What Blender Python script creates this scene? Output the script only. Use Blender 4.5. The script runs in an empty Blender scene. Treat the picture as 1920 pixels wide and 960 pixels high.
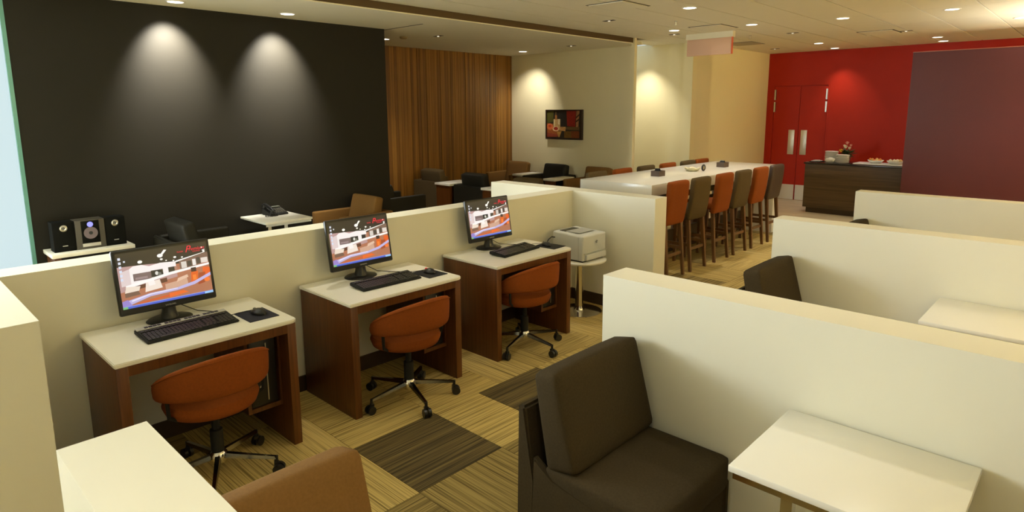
import bpy, bmesh, math, random
from mathutils import Vector, Matrix
random.seed(7)
PI = math.pi
SC = bpy.context.scene
COL = SC.collection

# ------------------------------------------------------------------ camera
CAM_H = 1.9
cam_d = bpy.data.cameras.new('camera')
cam = bpy.data.objects.new('camera', cam_d)
COL.objects.link(cam)
cam_d.sensor_fit = 'HORIZONTAL'
cam_d.sensor_width = 36.0
cam_d.lens = 1181.1 * 36.0 / 1920.0
cam_d.shift_x = 0.0
cam_d.shift_y = -75.0 / 1920.0
cam_d.clip_start = 0.05
cam_d.clip_end = 100
_yaw, _pit, _rol = (math.radians(a) for a in (43.57, 9.51, -0.29))
_f = Vector((-math.sin(_yaw) * math.cos(_pit), math.cos(_yaw) * math.cos(_pit), -math.sin(_pit)))
_r = Vector((math.cos(_yaw), math.sin(_yaw), 0))
_u = _r.cross(_f)
_r2 = math.cos(_rol) * _r + math.sin(_rol) * _u
_u2 = -math.sin(_rol) * _r + math.cos(_rol) * _u
cam.matrix_world = Matrix(((_r2.x, _u2.x, -_f.x, 0), (_r2.y, _u2.y, -_f.y, 0), (_r2.z, _u2.z, -_f.z, CAM_H), (0, 0, 0, 1)))
SC.camera = cam

# ------------------------------------------------------------------ world, exposure
w = bpy.data.worlds.new('world')
SC.world = w
w.use_nodes = True
w.node_tree.nodes['Background'].inputs[0].default_value = (0.75, 0.88, 1.0, 1)
w.node_tree.nodes['Background'].inputs[1].default_value = 1.0
SC.view_settings.view_transform = 'Standard'
SC.view_settings.look = 'None'
SC.view_settings.gamma = 1
SC.view_settings.exposure = 0.0
SC.view_settings.use_curve_mapping = False
WARM = (1.0, 0.94, 0.82)
AMBER = (1.0, 0.78, 0.31)
DAY = (0.85, 0.94, 1.0)
P_MAIN = 78.0        # general ceiling downlights
P_WASH = 88.0        # wall washing downlights
P_DAY = 490.0        # daylight through the glazing on the left, behind the view
P_UP = 480.0         # unseen uplighters and floor lamp, added to brighten the ceiling


def daylight(name, loc, size, power, rot):
    d = bpy.data.lights.new(name, 'AREA')
    d.shape = 'RECTANGLE'
    d.size, d.size_y = size
    d.energy = power
    d.color = DAY
    o = bpy.data.objects.new(name, d)
    COL.objects.link(o)
    o.location = loc
    o.rotation_euler = rot
    return o


# daylight coming in through the tall clear window of the left wall, behind the view
daylight('window_daylight', (-7.0, -1.55, 1.75), (2.3, 2.7), P_DAY, (0, -PI / 2, 0))

# ------------------------------------------------------------------ materials
MATS = {}


def mat(name, col, rough=0.6, metal=0.0, spec=0.5, bump=0.0, bscale=200.0, vary=0.0, vscale=6.0, coat=0.0, alpha=None):
    if name in MATS:
        return MATS[name]
    m = bpy.data.materials.new(name)
    m.use_nodes = True
    nt = m.node_tree
    b = nt.nodes['Principled BSDF']
    b.inputs['Base Color'].default_value = (*col, 1)
    b.inputs['Roughness'].default_value = rough
    b.inputs['Metallic'].default_value = metal
    b.inputs['Specular IOR Level'].default_value = spec
    if coat:
        b.inputs['Coat Weight'].default_value = coat
    tc = nt.nodes.new('ShaderNodeTexCoord')
    n = nt.nodes.new('ShaderNodeTexNoise')
    n.inputs['Scale'].default_value = vscale
    n.inputs['Detail'].default_value = 4
    nt.links.new(tc.outputs['Object'], n.inputs['Vector'])
    if vary:
        mx = nt.nodes.new('ShaderNodeMix')
        mx.data_type = 'RGBA'
        mx.inputs['A'].default_value = (*[c * (1 - vary) for c in col], 1)
        mx.inputs['B'].default_value = (*[min(1, c * (1 + vary)) for c in col], 1)
        nt.links.new(n.outputs['Fac'], mx.inputs['Factor'])
        nt.links.new(mx.outputs['Result'], b.inputs['Base Color'])
    if bump:
        n2 = nt.nodes.new('ShaderNodeTexNoise')
        n2.inputs['Scale'].default_value = bscale
        nt.links.new(tc.outputs['Object'], n2.inputs['Vector'])
        bp = nt.nodes.new('ShaderNodeBump')
        bp.inputs['Strength'].default_value = bump
        bp.inputs['Distance'].default_value = 0.002
        nt.links.new(n2.outputs['Fac'], bp.inputs['Height'])
        nt.links.new(bp.outputs['Normal'], b.inputs['Normal'])
    MATS[name] = m
    return m


def grain_mat(name, c1, c2, scale, rough=0.4, detail=5, contrast=(0.35, 0.65), rnd=0.0):
    """anisotropic streaks in object space (wood grain, carpet stripes)"""
    m = bpy.data.materials.new(name)
    m.use_nodes = True
    nt = m.node_tree
    b = nt.nodes['Principled BSDF']
    b.inputs['Roughness'].default_value = rough
    tc = nt.nodes.new('ShaderNodeTexCoord')
    mp = nt.nodes.new('ShaderNodeMapping')
    mp.inputs['Scale'].default_value = scale
    oi = nt.nodes.new('ShaderNodeObjectInfo')
    mul = nt.nodes.new('ShaderNodeMath')
    mul.operation = 'MULTIPLY'
    mul.inputs[1].default_value = 37.0
    nt.links.new(oi.outputs['Random'], mul.inputs[0])
    nt.links.new(mul.outputs[0], mp.inputs['Location'])
    n = nt.nodes.new('ShaderNodeTexNoise')
    n.inputs['Scale'].default_value = 1.0
    n.inputs['Detail'].default_value = detail
    n.inputs['Roughness'].default_value = 0.62
    nt.links.new(tc.outputs['Object'], mp.inputs['Vector'])
    nt.links.new(mp.outputs['Vector'], n.inputs['Vector'])
    r = nt.nodes.new('ShaderNodeValToRGB')
    r.color_ramp.elements[0].position = contrast[0]
    r.color_ramp.elements[1].position = contrast[1]
    r.color_ramp.elements[0].color = (*c1, 1)
    r.color_ramp.elements[1].color = (*c2, 1)
    nt.links.new(n.outputs['Fac'], r.inputs['Fac'])
    out = r.outputs['Color']
    if rnd:
        hs = nt.nodes.new('ShaderNodeHueSaturation')
        ma = nt.nodes.new('ShaderNodeMapRange')
        ma.inputs['To Min'].default_value = 1 - rnd
        ma.inputs['To Max'].default_value = 1 + rnd
        nt.links.new(oi.outputs['Random'], ma.inputs['Value'])
        nt.links.new(ma.outputs['Result'], hs.inputs['Value'])
        nt.links.new(out, hs.inputs['Color'])
        out = hs.outputs['Color']
    nt.links.new(out, b.inputs['Base Color'])
    bp = nt.nodes.new('ShaderNodeBump')
    bp.inputs['Strength'].default_value = 0.25
    bp.inputs['Distance'].default_value = 0.003
    nt.links.new(n.outputs['Fac'], bp.inputs['Height'])
    nt.links.new(bp.outputs['Normal'], b.inputs['Normal'])
    MATS[name] = m
    return m


def emit_mat(name, col, strength):
    m = bpy.data.materials.new(name)
    m.use_nodes = True
    nt = m.node_tree
    b = nt.nodes['Principled BSDF']
    b.inputs['Base Color'].default_value = (0.02, 0.02, 0.02, 1)
    b.inputs['Emission Color'].default_value = (*col, 1)
    b.inputs['Emission Strength'].default_value = strength
    MATS[name] = m
    return m


def attr_mat(name, emit):
    m = bpy.data.materials.new(name)
    m.use_nodes = True
    nt = m.node_tree
    b = nt.nodes['Principled BSDF']
    a = nt.nodes.new('ShaderNodeAttribute')
    a.attribute_name = 'Col'
    if emit:
        b.inputs['Base Color'].default_value = (0.01, 0.01, 0.01, 1)
        b.inputs['Roughness'].default_value = 0.35
        b.inputs['Emission Strength'].default_value = emit
        nt.links.new(a.outputs['Color'], b.inputs['Emission Color'])
    else:
        b.inputs['Roughness'].default_value = 0.5
        n = nt.nodes.new('ShaderNodeTexNoise')
        n.inputs['Scale'].default_value = 25
        n.inputs['Detail'].default_value = 6
        mx = nt.nodes.new('ShaderNodeMix')
        mx.data_type = 'RGBA'
        mx.blend_type = 'OVERLAY'
        mx.inputs['Factor'].default_value = 0.6
        nt.links.new(a.outputs['Color'], mx.inputs['A'])
        nt.links.new(n.outputs['Fac'], mx.inputs['B'])
        nt.links.new(mx.outputs['Result'], b.inputs['Base Color'])
    MATS[name] = m
    return m


CREAM = mat('cream_paint', (0.80, 0.765, 0.62), 0.55, vary=0.015, bump=0.05, bscale=300)
CEIL = mat('ceiling_white', (0.80, 0.75, 0.58), 0.8, vary=0.02, bump=0.1, bscale=400)
REVEAL = mat('ceiling_reveal', (0.12, 0.10, 0.06), 0.9)
BEIGE = mat('beige_wall_paint', (0.76, 0.68, 0.44), 0.6, vary=0.015)
YELLOW = mat('pale_yellow_paint', (0.78, 0.70, 0.44), 0.6, vary=0.015)
DARK = mat('dark_wall_paint', (0.0155, 0.0138, 0.010), 0.6, vary=0.05, spec=0.2)
RED = mat('red_wall_paint', (0.42, 0.019, 0.005), 0.5, vary=0.05, spec=0.2)
MAROON = mat('maroon_laminate', (0.088, 0.0175, 0.0175), 0.42, vary=0.06, spec=0.3)
WHITE = mat('white_laminate', (0.84, 0.81, 0.72), 0.3, vary=0.01)
DESKW = grain_mat('desk_veneer', (0.075, 0.022, 0.003), (0.135, 0.044, 0.008), (60, 60, 2.0), 0.38)
SLATW = grain_mat('wall_veneer', (0.14, 0.058, 0.008), (0.26, 0.118, 0.018), (40, 40, 0.6), 0.4, rnd=0.25)
COUNTW = grain_mat('counter_veneer', (0.06, 0.035, 0.014), (0.115, 0.07, 0.03), (1.5, 60, 40), 0.45)
STOOLW = grain_mat('stool_wood', (0.10, 0.045, 0.015), (0.17, 0.08, 0.03), (60, 60, 3), 0.4)
CARP_L = grain_mat('carpet_light', (0.15, 0.098, 0.018), (0.56, 0.41, 0.135), (1.5, 120, 1), 0.95, 2, (0.30, 0.55), 0.10)
CARP_M = grain_mat('carpet_mid', (0.10, 0.066, 0.013), (0.36, 0.26, 0.08), (1.5, 130, 1), 0.95, 2, (0.34, 0.62), 0.08)
CARP_D = grain_mat('carpet_dark', (0.045, 0.030, 0.008), (0.19, 0.135, 0.042), (1.5, 110, 1), 0.95, 2, (0.36, 0.68), 0.05)
PALEF = grain_mat('pale_floor', (0.50, 0.42, 0.29), (0.60, 0.52, 0.37), (2, 8, 1), 0.45)
ORANGE = mat('orange_fabric', (0.235, 0.056, 0.007), 0.9, vary=0.18, vscale=90, bump=0.35, bscale=500, spec=0.2)
CHAR = mat('charcoal_fabric', (0.048, 0.034, 0.016), 0.95, vary=0.3, vscale=120, bump=0.4, bscale=600, spec=0.15)
BROWN = mat('brown_fabric', (0.20, 0.105, 0.032), 0.95, vary=0.18, vscale=110, bump=0.4, bscale=600, spec=0.15)
TAUPE = mat('taupe_fabric', (0.098, 0.068, 0.030), 0.95, vary=0.2, vscale=110, bump=0.3, bscale=500, spec=0.15)
BLACK = mat('black_plastic', (0.012, 0.012, 0.012), 0.32)
BLACKM = mat('matte_black_plastic', (0.012, 0.012, 0.011), 0.6, spec=0.3)
GREYP = mat('grey_plastic', (0.16, 0.155, 0.14), 0.45)
SILVER = mat('brushed_metal', (0.62, 0.60, 0.55), 0.32, 1.0)
CHROME = mat('chrome', (0.72, 0.70, 0.66), 0.12, 1.0)
STEEL = mat('satin_steel', (0.60, 0.56, 0.48), 0.4, 0.85)
PRINTP = mat('printer_plastic', (0.62, 0.62, 0.58), 0.5, vary=0.01)
PRINTD = mat('printer_grey', (0.42, 0.42, 0.39), 0.5)
CHINA = mat('white_china', (0.86, 0.84, 0.78), 0.25)
NAVY = mat('navy_pad', (0.012, 0.012, 0.028), 0.9)
GREEN = mat('leaf_green', (0.05, 0.075, 0.02), 0.6, vary=0.3)
PINKF = mat('pink_petal', (0.75, 0.36, 0.28), 0.7)
CREAMF = mat('cream_petal', (0.80, 0.72, 0.50), 0.7)
YELF = mat('yellow_petal', (0.80, 0.50, 0.04), 0.7)
FOODO = mat('orange_food', (0.75, 0.22, 0.03), 0.6)
FOODG = mat('green_food', (0.28, 0.36, 0.05), 0.6)
FOODY = mat('yellow_food', (0.62, 0.42, 0.14), 0.6)
SIGNP = mat('pink_sign_face', (0.72, 0.46, 0.32), 0.5)
SIGNR = mat('sign_red_edge', (0.80, 0.16, 0.07), 0.4)
LENS = emit_mat('lamp_lens', (1.0, 0.93, 0.78), 6.0)
LENSD = emit_mat('lamp_lens_dim', (1.0, 0.9, 0.7), 1.2)
FROST = emit_mat('frosted_daylit_glass', (0.60, 0.76, 0.80), 1.0)
BLUEL = emit_mat('blue_display', (0.25, 0.25, 1.0), 1.6)
REDL = emit_mat('red_led', (1.0, 0.05, 0.05), 0.8)
TEAL = mat('teal_glass_edge', (0.10, 0.30, 0.26), 0.3)
SCREEN = attr_mat('screen_picture', 1.0)
CANVAS = attr_mat('painted_canvas', 0)
LOGOR = emit_mat('logo_red', (0.85, 0.02, 0.05), 1.0)
BRANDW = mat('brand_print', (0.5, 0.5, 0.47), 0.5)


# ------------------------------------------------------------------ builders
def box(bm, x0, y0, z0, x1, y1, z1, bev=0.0, seg=2):
    r = bmesh.ops.create_cube(bm, size=1.0)
    vs = r['verts']
    c = Vector(((x0 + x1) / 2, (y0 + y1) / 2, (z0 + z1) / 2))
    s = (abs(x1 - x0), abs(y1 - y0), abs(z1 - z0))
    for v in vs:
        v.co = Vector((v.co.x * s[0], v.co.y * s[1], v.co.z * s[2])) + c
    if bev > 0:
        es = list({e for v in vs for e in v.link_edges})
        r2 = bmesh.ops.bevel(bm, geom=vs + es, offset=bev, segments=seg, profile=0.5, affect='EDGES')
        vs = list({v for f in r2['faces'] for v in f.verts} | {v for v in vs if v.is_valid})
    return vs


def xform(vs, M):
    for v in vs:
        if v.is_valid:
            v.co = M @ v.co


def tube(bm, pts, r, n=10, cap=True):
    pts = [Vector(p) for p in pts]
    rs = r if isinstance(r, (list, tuple)) else [r] * len(pts)
    rings = []
    prev = None
    for i, p in enumerate(pts):
        if i == 0:
            t = pts[1] - pts[0]
        elif i == len(pts) - 1:
            t = pts[-1] - pts[-2]
        else:
            t = (pts[i + 1] - p).normalized() + (p - pts[i - 1]).normalized()
        t.normalize()
        if prev is None:
            a = Vector((0, 0, 1)) if abs(t.z) < 0.9 else Vector((1, 0, 0))
            u = t.cross(a).normalized()
        else:
            u = (prev - t * prev.dot(t)).normalized()
        prev = u
        v = t.cross(u)
        rings.append([bm.verts.new(p + rs[i] * (math.cos(2 * PI * k / n) * u + math.sin(2 * PI * k / n) * v)) for k in range(n)])
    for a, b in zip(rings, rings[1:]):
        for k in range(n):
            bm.faces.new((a[k], a[(k + 1) % n], b[(k + 1) % n], b[k]))
    if cap:
        bm.faces.new(rings[0][::-1])
        bm.faces.new(rings[-1])


def lathe(bm, prof, n=32, c=(0, 0, 0)):
    """prof: list of (r, z); r == 0 closes"""
    c = Vector(c)
    rings = []
    for r, z in prof:
        if r < 1e-6:
            rings.append([bm.verts.new(c + Vector((0, 0, z)))])
        else:
            rings.append([bm.verts.new(c + Vector((r * math.cos(2 * PI * k / n), r * math.sin(2 * PI * k / n), z))) for k in range(n)])
    for a, b in zip(rings, rings[1:]):
        for k in range(n):
            k2 = (k + 1) % n
            if len(a) == 1 and len(b) == 1:
                continue
            if len(a) == 1:
                bm.faces.new((a[0], b[k2], b[k]))
            elif len(b) == 1:
                bm.faces.new((a[k], a[k2], b[0]))
            else:
                bm.faces.new((a[k], a[k2], b[k2], b[k]))


def prism(bm, poly, axis, d0, d1):
    """extrude a 2D polygon along 'x','y' or 'z'"""
    def mk(p, d):
        return {'x': (d, p[0], p[1]), 'y': (p[0], d, p[1]), 'z': (p[0], p[1], d)}[axis]
    a = [bm.verts.new(mk(p, d0)) for p in poly]
    b = [bm.verts.new(mk(p, d1)) for p in poly]
    n = len(poly)
    for k in range(n):
        bm.faces.new((a[k], a[(k + 1) % n], b[(k + 1) % n], b[k]))
    bm.faces.new(a[::-1])
    bm.faces.new(b)
    return a + b


def cushion(bm, sx, sy, sz, r, puff, n=8):
    """a soft rounded block, centred at the origin; returns verts"""
    s = (sx / 2, sy / 2, sz / 2)
    out = bmesh.ops.create_cube(bm, size=2.0)
    vs = out['verts']
    es = list({e for v in vs for e in v.link_edges})
    bmesh.ops.subdivide_edges(bm, edges=es, cuts=n, use_grid_fill=True)
    vs = list(bm.verts)[-(6 * (n + 2) ** 2 - 12 * (n + 2) + 8):] if len(bm.verts) > 8 else list(bm.verts)
    for v in vs:
        q = v.co.copy()
        # push the grid towards the edges so that the rounding gets enough vertices
        q = Vector([math.copysign(1 - (1 - abs(a)) ** 1.35, a) for a in q])
        p = Vector((q.x * s[0], q.y * s[1], q.z * s[2]))
        inner = Vector([max(-s[k] + r, min(s[k] - r, p[k])) for k in range(3)])
        d = p - inner
        if d.length > 1e-9:
            d = d.normalized()
            p2 = inner + d * r
        else:
            p2 = p
        bul = Vector((0, 0, 0))
        for k in range(3):
            if abs(abs(q[k]) - 1) < 1e-6:
                i, j = [m for m in range(3) if m != k]
                bul[k] = math.copysign(puff * (1 - q[i] ** 2) * (1 - q[j] ** 2), q[k])
        v.co = p2 + bul
    return vs


def link(name, bm, m, parent=None, smooth=None, loc=None):
    bmesh.ops.recalc_face_normals(bm, faces=bm.faces)
    me = bpy.data.meshes.new(name)
    bm.to_mesh(me)
    bm.free()
    ms = m if isinstance(m, (list, tuple)) else [m]
    for x in ms:
        me.materials.append(x)
    if smooth:
        me.polygons.foreach_set('use_smooth', [True] * len(me.polygons))
        me.set_sharp_from_angle(angle=math.radians(smooth))
    o = bpy.data.objects.new(name, me)
    COL.objects.link(o)
    if parent:
        o.parent = parent
    if loc:
        o.location = loc
    return o


def part(name, m, parent, fn, smooth=None):
    bm = bmesh.new()
    fn(bm)
    return link(name, bm, m, parent, smooth)


def bpart(name, m, parent, *b, bev=0.0, seg=2):
    bm = bmesh.new()
    box(bm, *b, bev=bev, seg=seg)
    return link(name, bm, m, parent, 35 if bev else None)


def tag(o, label, cat, group=None):
    o['label'] = label
    o['category'] = cat
    if group:
        o['group'] = group
    return o


def thing(name, label, cat, loc=(0, 0, 0), rz=0.0, group=None):
    o = bpy.data.objects.new(name, None)
    o.empty_display_size = 0.1
    COL.objects.link(o)
    o.location = loc
    o.rotation_euler = (0, 0, rz)
    return tag(o, label, cat, group)


def struct(name, m, *boxes, bev=0.0, parent=None):
    bm = bmesh.new()
    for b in boxes:
        box(bm, *b, bev=bev)
    o = link(name, bm, m, parent)
    if parent is None:
        o['kind'] = 'structure'
    return o


def dup(root, loc, rz, label, group=None):
    def cp(o, par):
        c = o.copy()
        COL.objects.link(c)
        c.parent = par
        for ch in KIDS.get(o.name, ()):
            cp(ch, c)
        return c
    KIDS = {}
    for o in COL.objects:
        if o.parent:
            KIDS.setdefault(o.parent.name, []).append(o)
    r = cp(root, None)
    r.location = loc
    r.rotation_euler = (0, 0, rz)
    r['label'] = label
    if group:
        r['group'] = group
    return r


def text(name, body, size, m, parent, loc, rot, shear=0.0, align='CENTER', ext=0.0004):
    cu = bpy.data.curves.new(name, 'FONT')
    cu.body = body
    cu.size = size
    cu.shear = shear
    cu.extrude = ext
    cu.align_x = align
    cu.align_y = 'CENTER'
    t = bpy.data.objects.new(name, cu)
    COL.objects.link(t)
    dg = bpy.context.evaluated_depsgraph_get()
    me = bpy.data.meshes.new_from_object(t.evaluated_get(dg))
    bpy.data.objects.remove(t)
    bpy.data.curves.remove(cu)
    me.name = name
    me.materials.clear()
    me.materials.append(m)
    o = bpy.data.objects.new(name, me)
    COL.objects.link(o)
    o.parent = parent
    o.location = loc
    o.rotation_euler = rot
    return o


def srgb(*c):
    return tuple((x / 255 / 12.92) if x <= 10 else ((x / 255 + 0.055) / 1.055) ** 2.4 for x in c)


def picture(name, m, parent, W, H, layers, place):
    """a flat printed picture: coloured polygons (u, v in 0..1), later ones proud by a hair"""
    verts, faces, cols = [], [], []
    for i, (c, poly) in enumerate(layers):
        b = len(verts)
        for u, v in poly:
            verts.append(place(u * W - W / 2, v * H, 0.00006 * i))
        faces.append(list(range(b, b + len(poly))))
        cols.append(srgb(*c))
    me = bpy.data.meshes.new(name)
    me.from_pydata(verts, [], faces)
    at = me.color_attributes.new('Col', 'FLOAT_COLOR', 'CORNER')
    k = 0
    for f, c in zip(me.polygons, cols):
        for _ in f.vertices:
            at.data[k].color = (*c, 1)
            k += 1
    me.materials.append(m)
    o = bpy.data.objects.new(name, me)
    COL.objects.link(o)
    o.parent = parent
    return o


def rect(u0, v0, u1, v1):
    return [(u0, v0), (u1, v0), (u1, v1), (u0, v1)]


def disc(u, v, r, asp=1.0, n=12):
    return [(u + r * math.cos(2 * PI * k / n), v + r * asp * math.sin(2 * PI * k / n)) for k in range(n)]


# ------------------------------------------------------------------ room shell
ZC, ZD, ZP = 3.05, 2.96, 1.109      # main ceiling, dropped ceiling, low partition top
X_DARK, X_WOOD, Y_PIC, Y_RED = -7.1, -8.85, 9.3, 13.68
X_R, Y_R = 3.2, -3.2

floor = struct('floor', CARP_M, (-9.2, Y_R - .2, -0.12, X_R + .2, Y_RED + .2, -0.012))
# carpet tiles in view, each a piece of its own
def tile_mesh(nm, m, w, h):
    bm = bmesh.new()
    box(bm, -w / 2 + .0015, -h / 2 + .0015, -0.012, w / 2 - .0015, h / 2 - .0015, 0.0)
    me = bpy.data.meshes.new(nm)
    bm.to_mesh(me)
    bm.free()
    me.materials.append(m)
    return me


TM = {}
def put_tile(x0, x1, y0, y1, kind, turn):
    a, b = x1 - x0, y1 - y0
    if turn:
        a, b = b, a
    key = (kind, round(a, 3), round(b, 3))
    if key not in TM:
        TM[key] = tile_mesh('carpet_tile', {'L': CARP_L, 'M': CARP_M, 'D': CARP_D}[kind], a, b)
    o = bpy.data.objects.new('carpet_tile', TM[key])
    COL.objects.link(o)
    o.parent = floor
    o.location = ((x0 + x1) / 2, (y0 + y1) / 2, 0)
    o.rotation_euler = (0, 0, PI / 2 if turn else 0)


xs = [-2.955 - .61 * k for k in range(2, 0, -1)] + [-2.955 + .61 * k for k in range(0, 7)]
for i in range(len(xs) - 1):
    ys = [-0.63, -.03, .57, 1.175, 1.778, 2.373]
    if i == 2:
        ys += [2.765]
    while ys[-1] < 10.3:
        ys.append(min(ys[-1] + .6, 10.4))
    for j in range(len(ys) - 1):
        kind = 'L' if random.random() < .62 else 'M'
        turn = (i + j) % 2 == 0
        if i >= 4 or ys[j] < 1.1:
            kind = 'M' if random.random() < .7 else 'L'
        ym = (ys[j] + ys[j + 1]) / 2
        if i == 2 and 1.778 < ym < 2.373:
            kind, turn = 'D', True
        elif i == 2 and 2.373 < ym < 2.765:
            kind, turn = 'L', True
        elif i == 2 and 2.765 < ym < 3.366:
            kind, turn = 'D', True
        elif i == 2 and 1.175 < ym < 1.778:
            kind, turn = 'L', False
        elif i == 1 and 1.778 < ym < 3.0:
            kind, turn = 'L', True
        elif i == 1 and 1.1 < ym < 1.778:
            kind, turn = 'L', False
        elif i == 3 and 1.778 < ym < 2.373:
            kind, turn = 'M', False
        elif i == 3 and ym < 1.778:
            kind, turn = 'M', True
        put_tile(xs[i], xs[i + 1], ys[j], ys[j + 1], kind, turn)
bpart('pale_flooring', PALEF, floor, -9.0, 10.4, -0.012, X_R, Y_RED, 0.0)

ceiling = struct('ceiling', REVEAL, (-6.3, Y_R - .2, ZC + .02, X_R + .2, Y_RED + .2, ZC + .14))
VENTS = [(-4.18, 6.13), (-4.30, 8.68), (-2.78, 11.08)]
cx0 = -5.89
tm_c = {}
def ceil_tile(x0, x1, y0, y1):
    key = (round(x1 - x0, 3), round(y1 - y0, 3))
    if key not in tm_c:
        bm = bmesh.new()
        a, b = key
        box(bm, -a / 2 + .008, -b / 2 + .002, 0, a / 2 - .008, b / 2 - .002, .02)
        me = bpy.data.meshes.new('ceiling_tile')
        bm.to_mesh(me)
        bm.free()
        me.materials.append(CEIL)
        tm_c[key] = me
    o = bpy.data.objects.new('ceiling_tile', tm_c[key])
    COL.objects.link(o)
    o.parent = ceiling
    o.location = ((x0 + x1) / 2, (y0 + y1) / 2, ZC)


gx = [-5.83, -5.31, -4.73, -4.15, -3.57, -2.99, -2.41, -1.83, -1.25, -.67, -.09, .49, 1.07]
gy = [2.6, 3.87, 5.14, 6.41, 7.68, 8.95, 10.22, 11.49, 12.76, Y_RED]
for a, b in zip(gx, gx[1:]):
    for c, d in zip(gy, gy[1:]):
        ceil_tile(a, b, c, d)
# plain ceiling behind and beside the view
bpart('ceiling_board', CEIL, ceiling, gx[-1] + .005, Y_R, ZC, X_R, Y_RED, ZC + .02)
bpart('ceiling_board', CEIL, ceiling, gx[0], Y_R, ZC, gx[-1], gy[0] - .002, ZC + .02)
bpart('ceiling_board', CEIL, ceiling, -6.3, 9.4, ZC, gx[0] - .003, Y_RED, ZC + .02)
# lowered ceiling over the lounge alcove, with its recessed fascia
struct('ceiling_alcove', CEIL, (-9.2, Y_R - .2, ZD, -5.83, Y_PIC, ZD + .012), (-9.2, Y_R - .2, ZD + .012, -5.86, Y_PIC, ZD + .05))
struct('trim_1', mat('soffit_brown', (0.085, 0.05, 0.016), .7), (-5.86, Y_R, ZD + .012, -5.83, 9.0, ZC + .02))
# walls
struct('wall_dark', DARK, (X_DARK - .15, 1.085, 0, X_DARK, 5.05, ZD), (-9.0, 4.9, 0, X_DARK - .15, 5.05, ZD))
wl = struct('wall_wood', mat('wood_backing', (0.10, 0.045, 0.012), 0.6), (X_WOOD - .15, 5.05, 0, X_WOOD, Y_PIC + .1, ZD))
bm = bmesh.new()
yy = 5.07
slat_cols = []
while yy < Y_PIC - .01:
    wd = random.choice((.05, .06, .07, .09))
    box(bm, X_WOOD, yy, 0, X_WOOD + .014 + random.random() * .008, min(yy + wd - .004, Y_PIC - .002), ZD)
    yy += wd
so = link('slat', bm, [SLATW, grain_mat('wall_veneer_dark', (0.115, 0.045, 0.006), (0.22, 0.094, 0.014), (40, 40, 0.6), 0.4),
                      grain_mat('wall_veneer_pale', (0.165, 0.072, 0.010), (0.30, 0.14, 0.024), (40, 40, 0.6), 0.4)], wl)
so['kind'] = 'stuff'
for k, f in enumerate(so.data.polygons):
    f.material_index = (k // 6 * 7 + k // 6 // 3) % 3
struct('wall_picture', BEIGE, (X_WOOD - .15, Y_PIC, 0, -6.02, Y_PIC + .12, ZC + .02))
struct('wall_fin', BEIGE, (-5.86, 9.0, 0, -5.80, 9.06, ZC + .02))
struct('wall_corridor', YELLOW, (-9.2, 10.35, 0, -5.47, 10.5, ZC + .02))
struct('wall_side', BEIGE, (-5.62, 10.5, 0, -5.47, Y_RED, ZC + .02))
struct('wall_far', RED, (-5.62, Y_RED, 0, -5.36, Y_RED + .15, ZC + .02), (-4.22, Y_RED, 0, X_R + .2, Y_RED + .15, ZC + .02),
       (-5.36, Y_RED, 2.41, -4.22, Y_RED + .15, ZC + .02))
struct('wall_divider', MAROON, (-2.39, 11.5, 0, X_R, 11.62, 2.745))
struct('trim_2', mat('maroon_cap', (0.30, 0.09, 0.05), 0.25), (-2.39, 11.49, 2.745, X_R, 11.63, 2.757))
struct('wall_right', CREAM, (X_R, Y_R - .2, 0, X_R + .15, Y_RED + .2, ZC + .02))
struct('wall_rear', CREAM, (-9.2, Y_R - .15, 0, X_R + .2, Y_R, ZC + .02))
# glazed wall on the left: frosted daylit panes, teal edged
gw = struct('window_1', TEAL, (X_DARK - .06, 1.055, 0, X_DARK + .005, 1.085, ZD))
bpart('pane', FROST, gw, X_DARK - .05, -.2, .02, X_DARK - .03, 1.055, ZD)
wr = struct('window_2', WHITE, (X_DARK - .06, -.26, 0, X_DARK, -.2, ZD), (X_DARK - .06, Y_R, 0, X_DARK, -2.9, ZD), (X_DARK - .06, -2.9, 0, X_DARK, -.26, .1), (X_DARK - .06, -2.9, 2.9, X_DARK, -.26, ZD))
bpart('pane', emit_mat('clear_daylit_glass', (.85, .93, 1.0), 2.0), wr, X_DARK - .05, -2.9, .1, X_DARK - .03, -.26, 2.9)
bpart('mullion', WHITE, wr, X_DARK - .06, -1.60, .1, X_DARK - .01, -1.54, 2.9)
# low partitions
struct('wall_workstation', CREAM, (-4.07, .43, 0, -3.87, 4.95, ZP), (-4.07, -.6, 0, -3.87, .23, ZP), (-4.07, .23, 0, -3.87, .43, ZP))
struct('wall_cross', CREAM, (-5.03, 4.95, 0, -2.93, 5.15, ZP))
struct('wall_end', CREAM, (-3.87, .23, 0, -2.93, .43, ZP))
struct('wall_booth_front', CREAM, (-1.742, .255, 0, 1.9, .45, ZP))
struct('wall_booth_near', CREAM, (-1.73, 2.462, 0, 1.9, 2.66, ZP))
struct('wall_booth_middle', CREAM, (-1.75, 4.63, 0, 1.9, 4.81, ZP))
struct('wall_booth_far', CREAM, (-1.765, 6.70, 0, 1.9, 6.87, ZP))
BB = mat('baseboard_brown', (0.045, 0.026, 0.012), 0.5)
struct('baseboard_workstation', BB, (-3.87, .43, 0, -3.858, 4.95, .11))
struct('baseboard_cross', BB, (-3.858, 4.938, 0, -2.93, 4.95, .11))
struct('baseboard_far', BB, (-4.22, Y_RED - .012, 0, X_R, Y_RED, .1))

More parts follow.
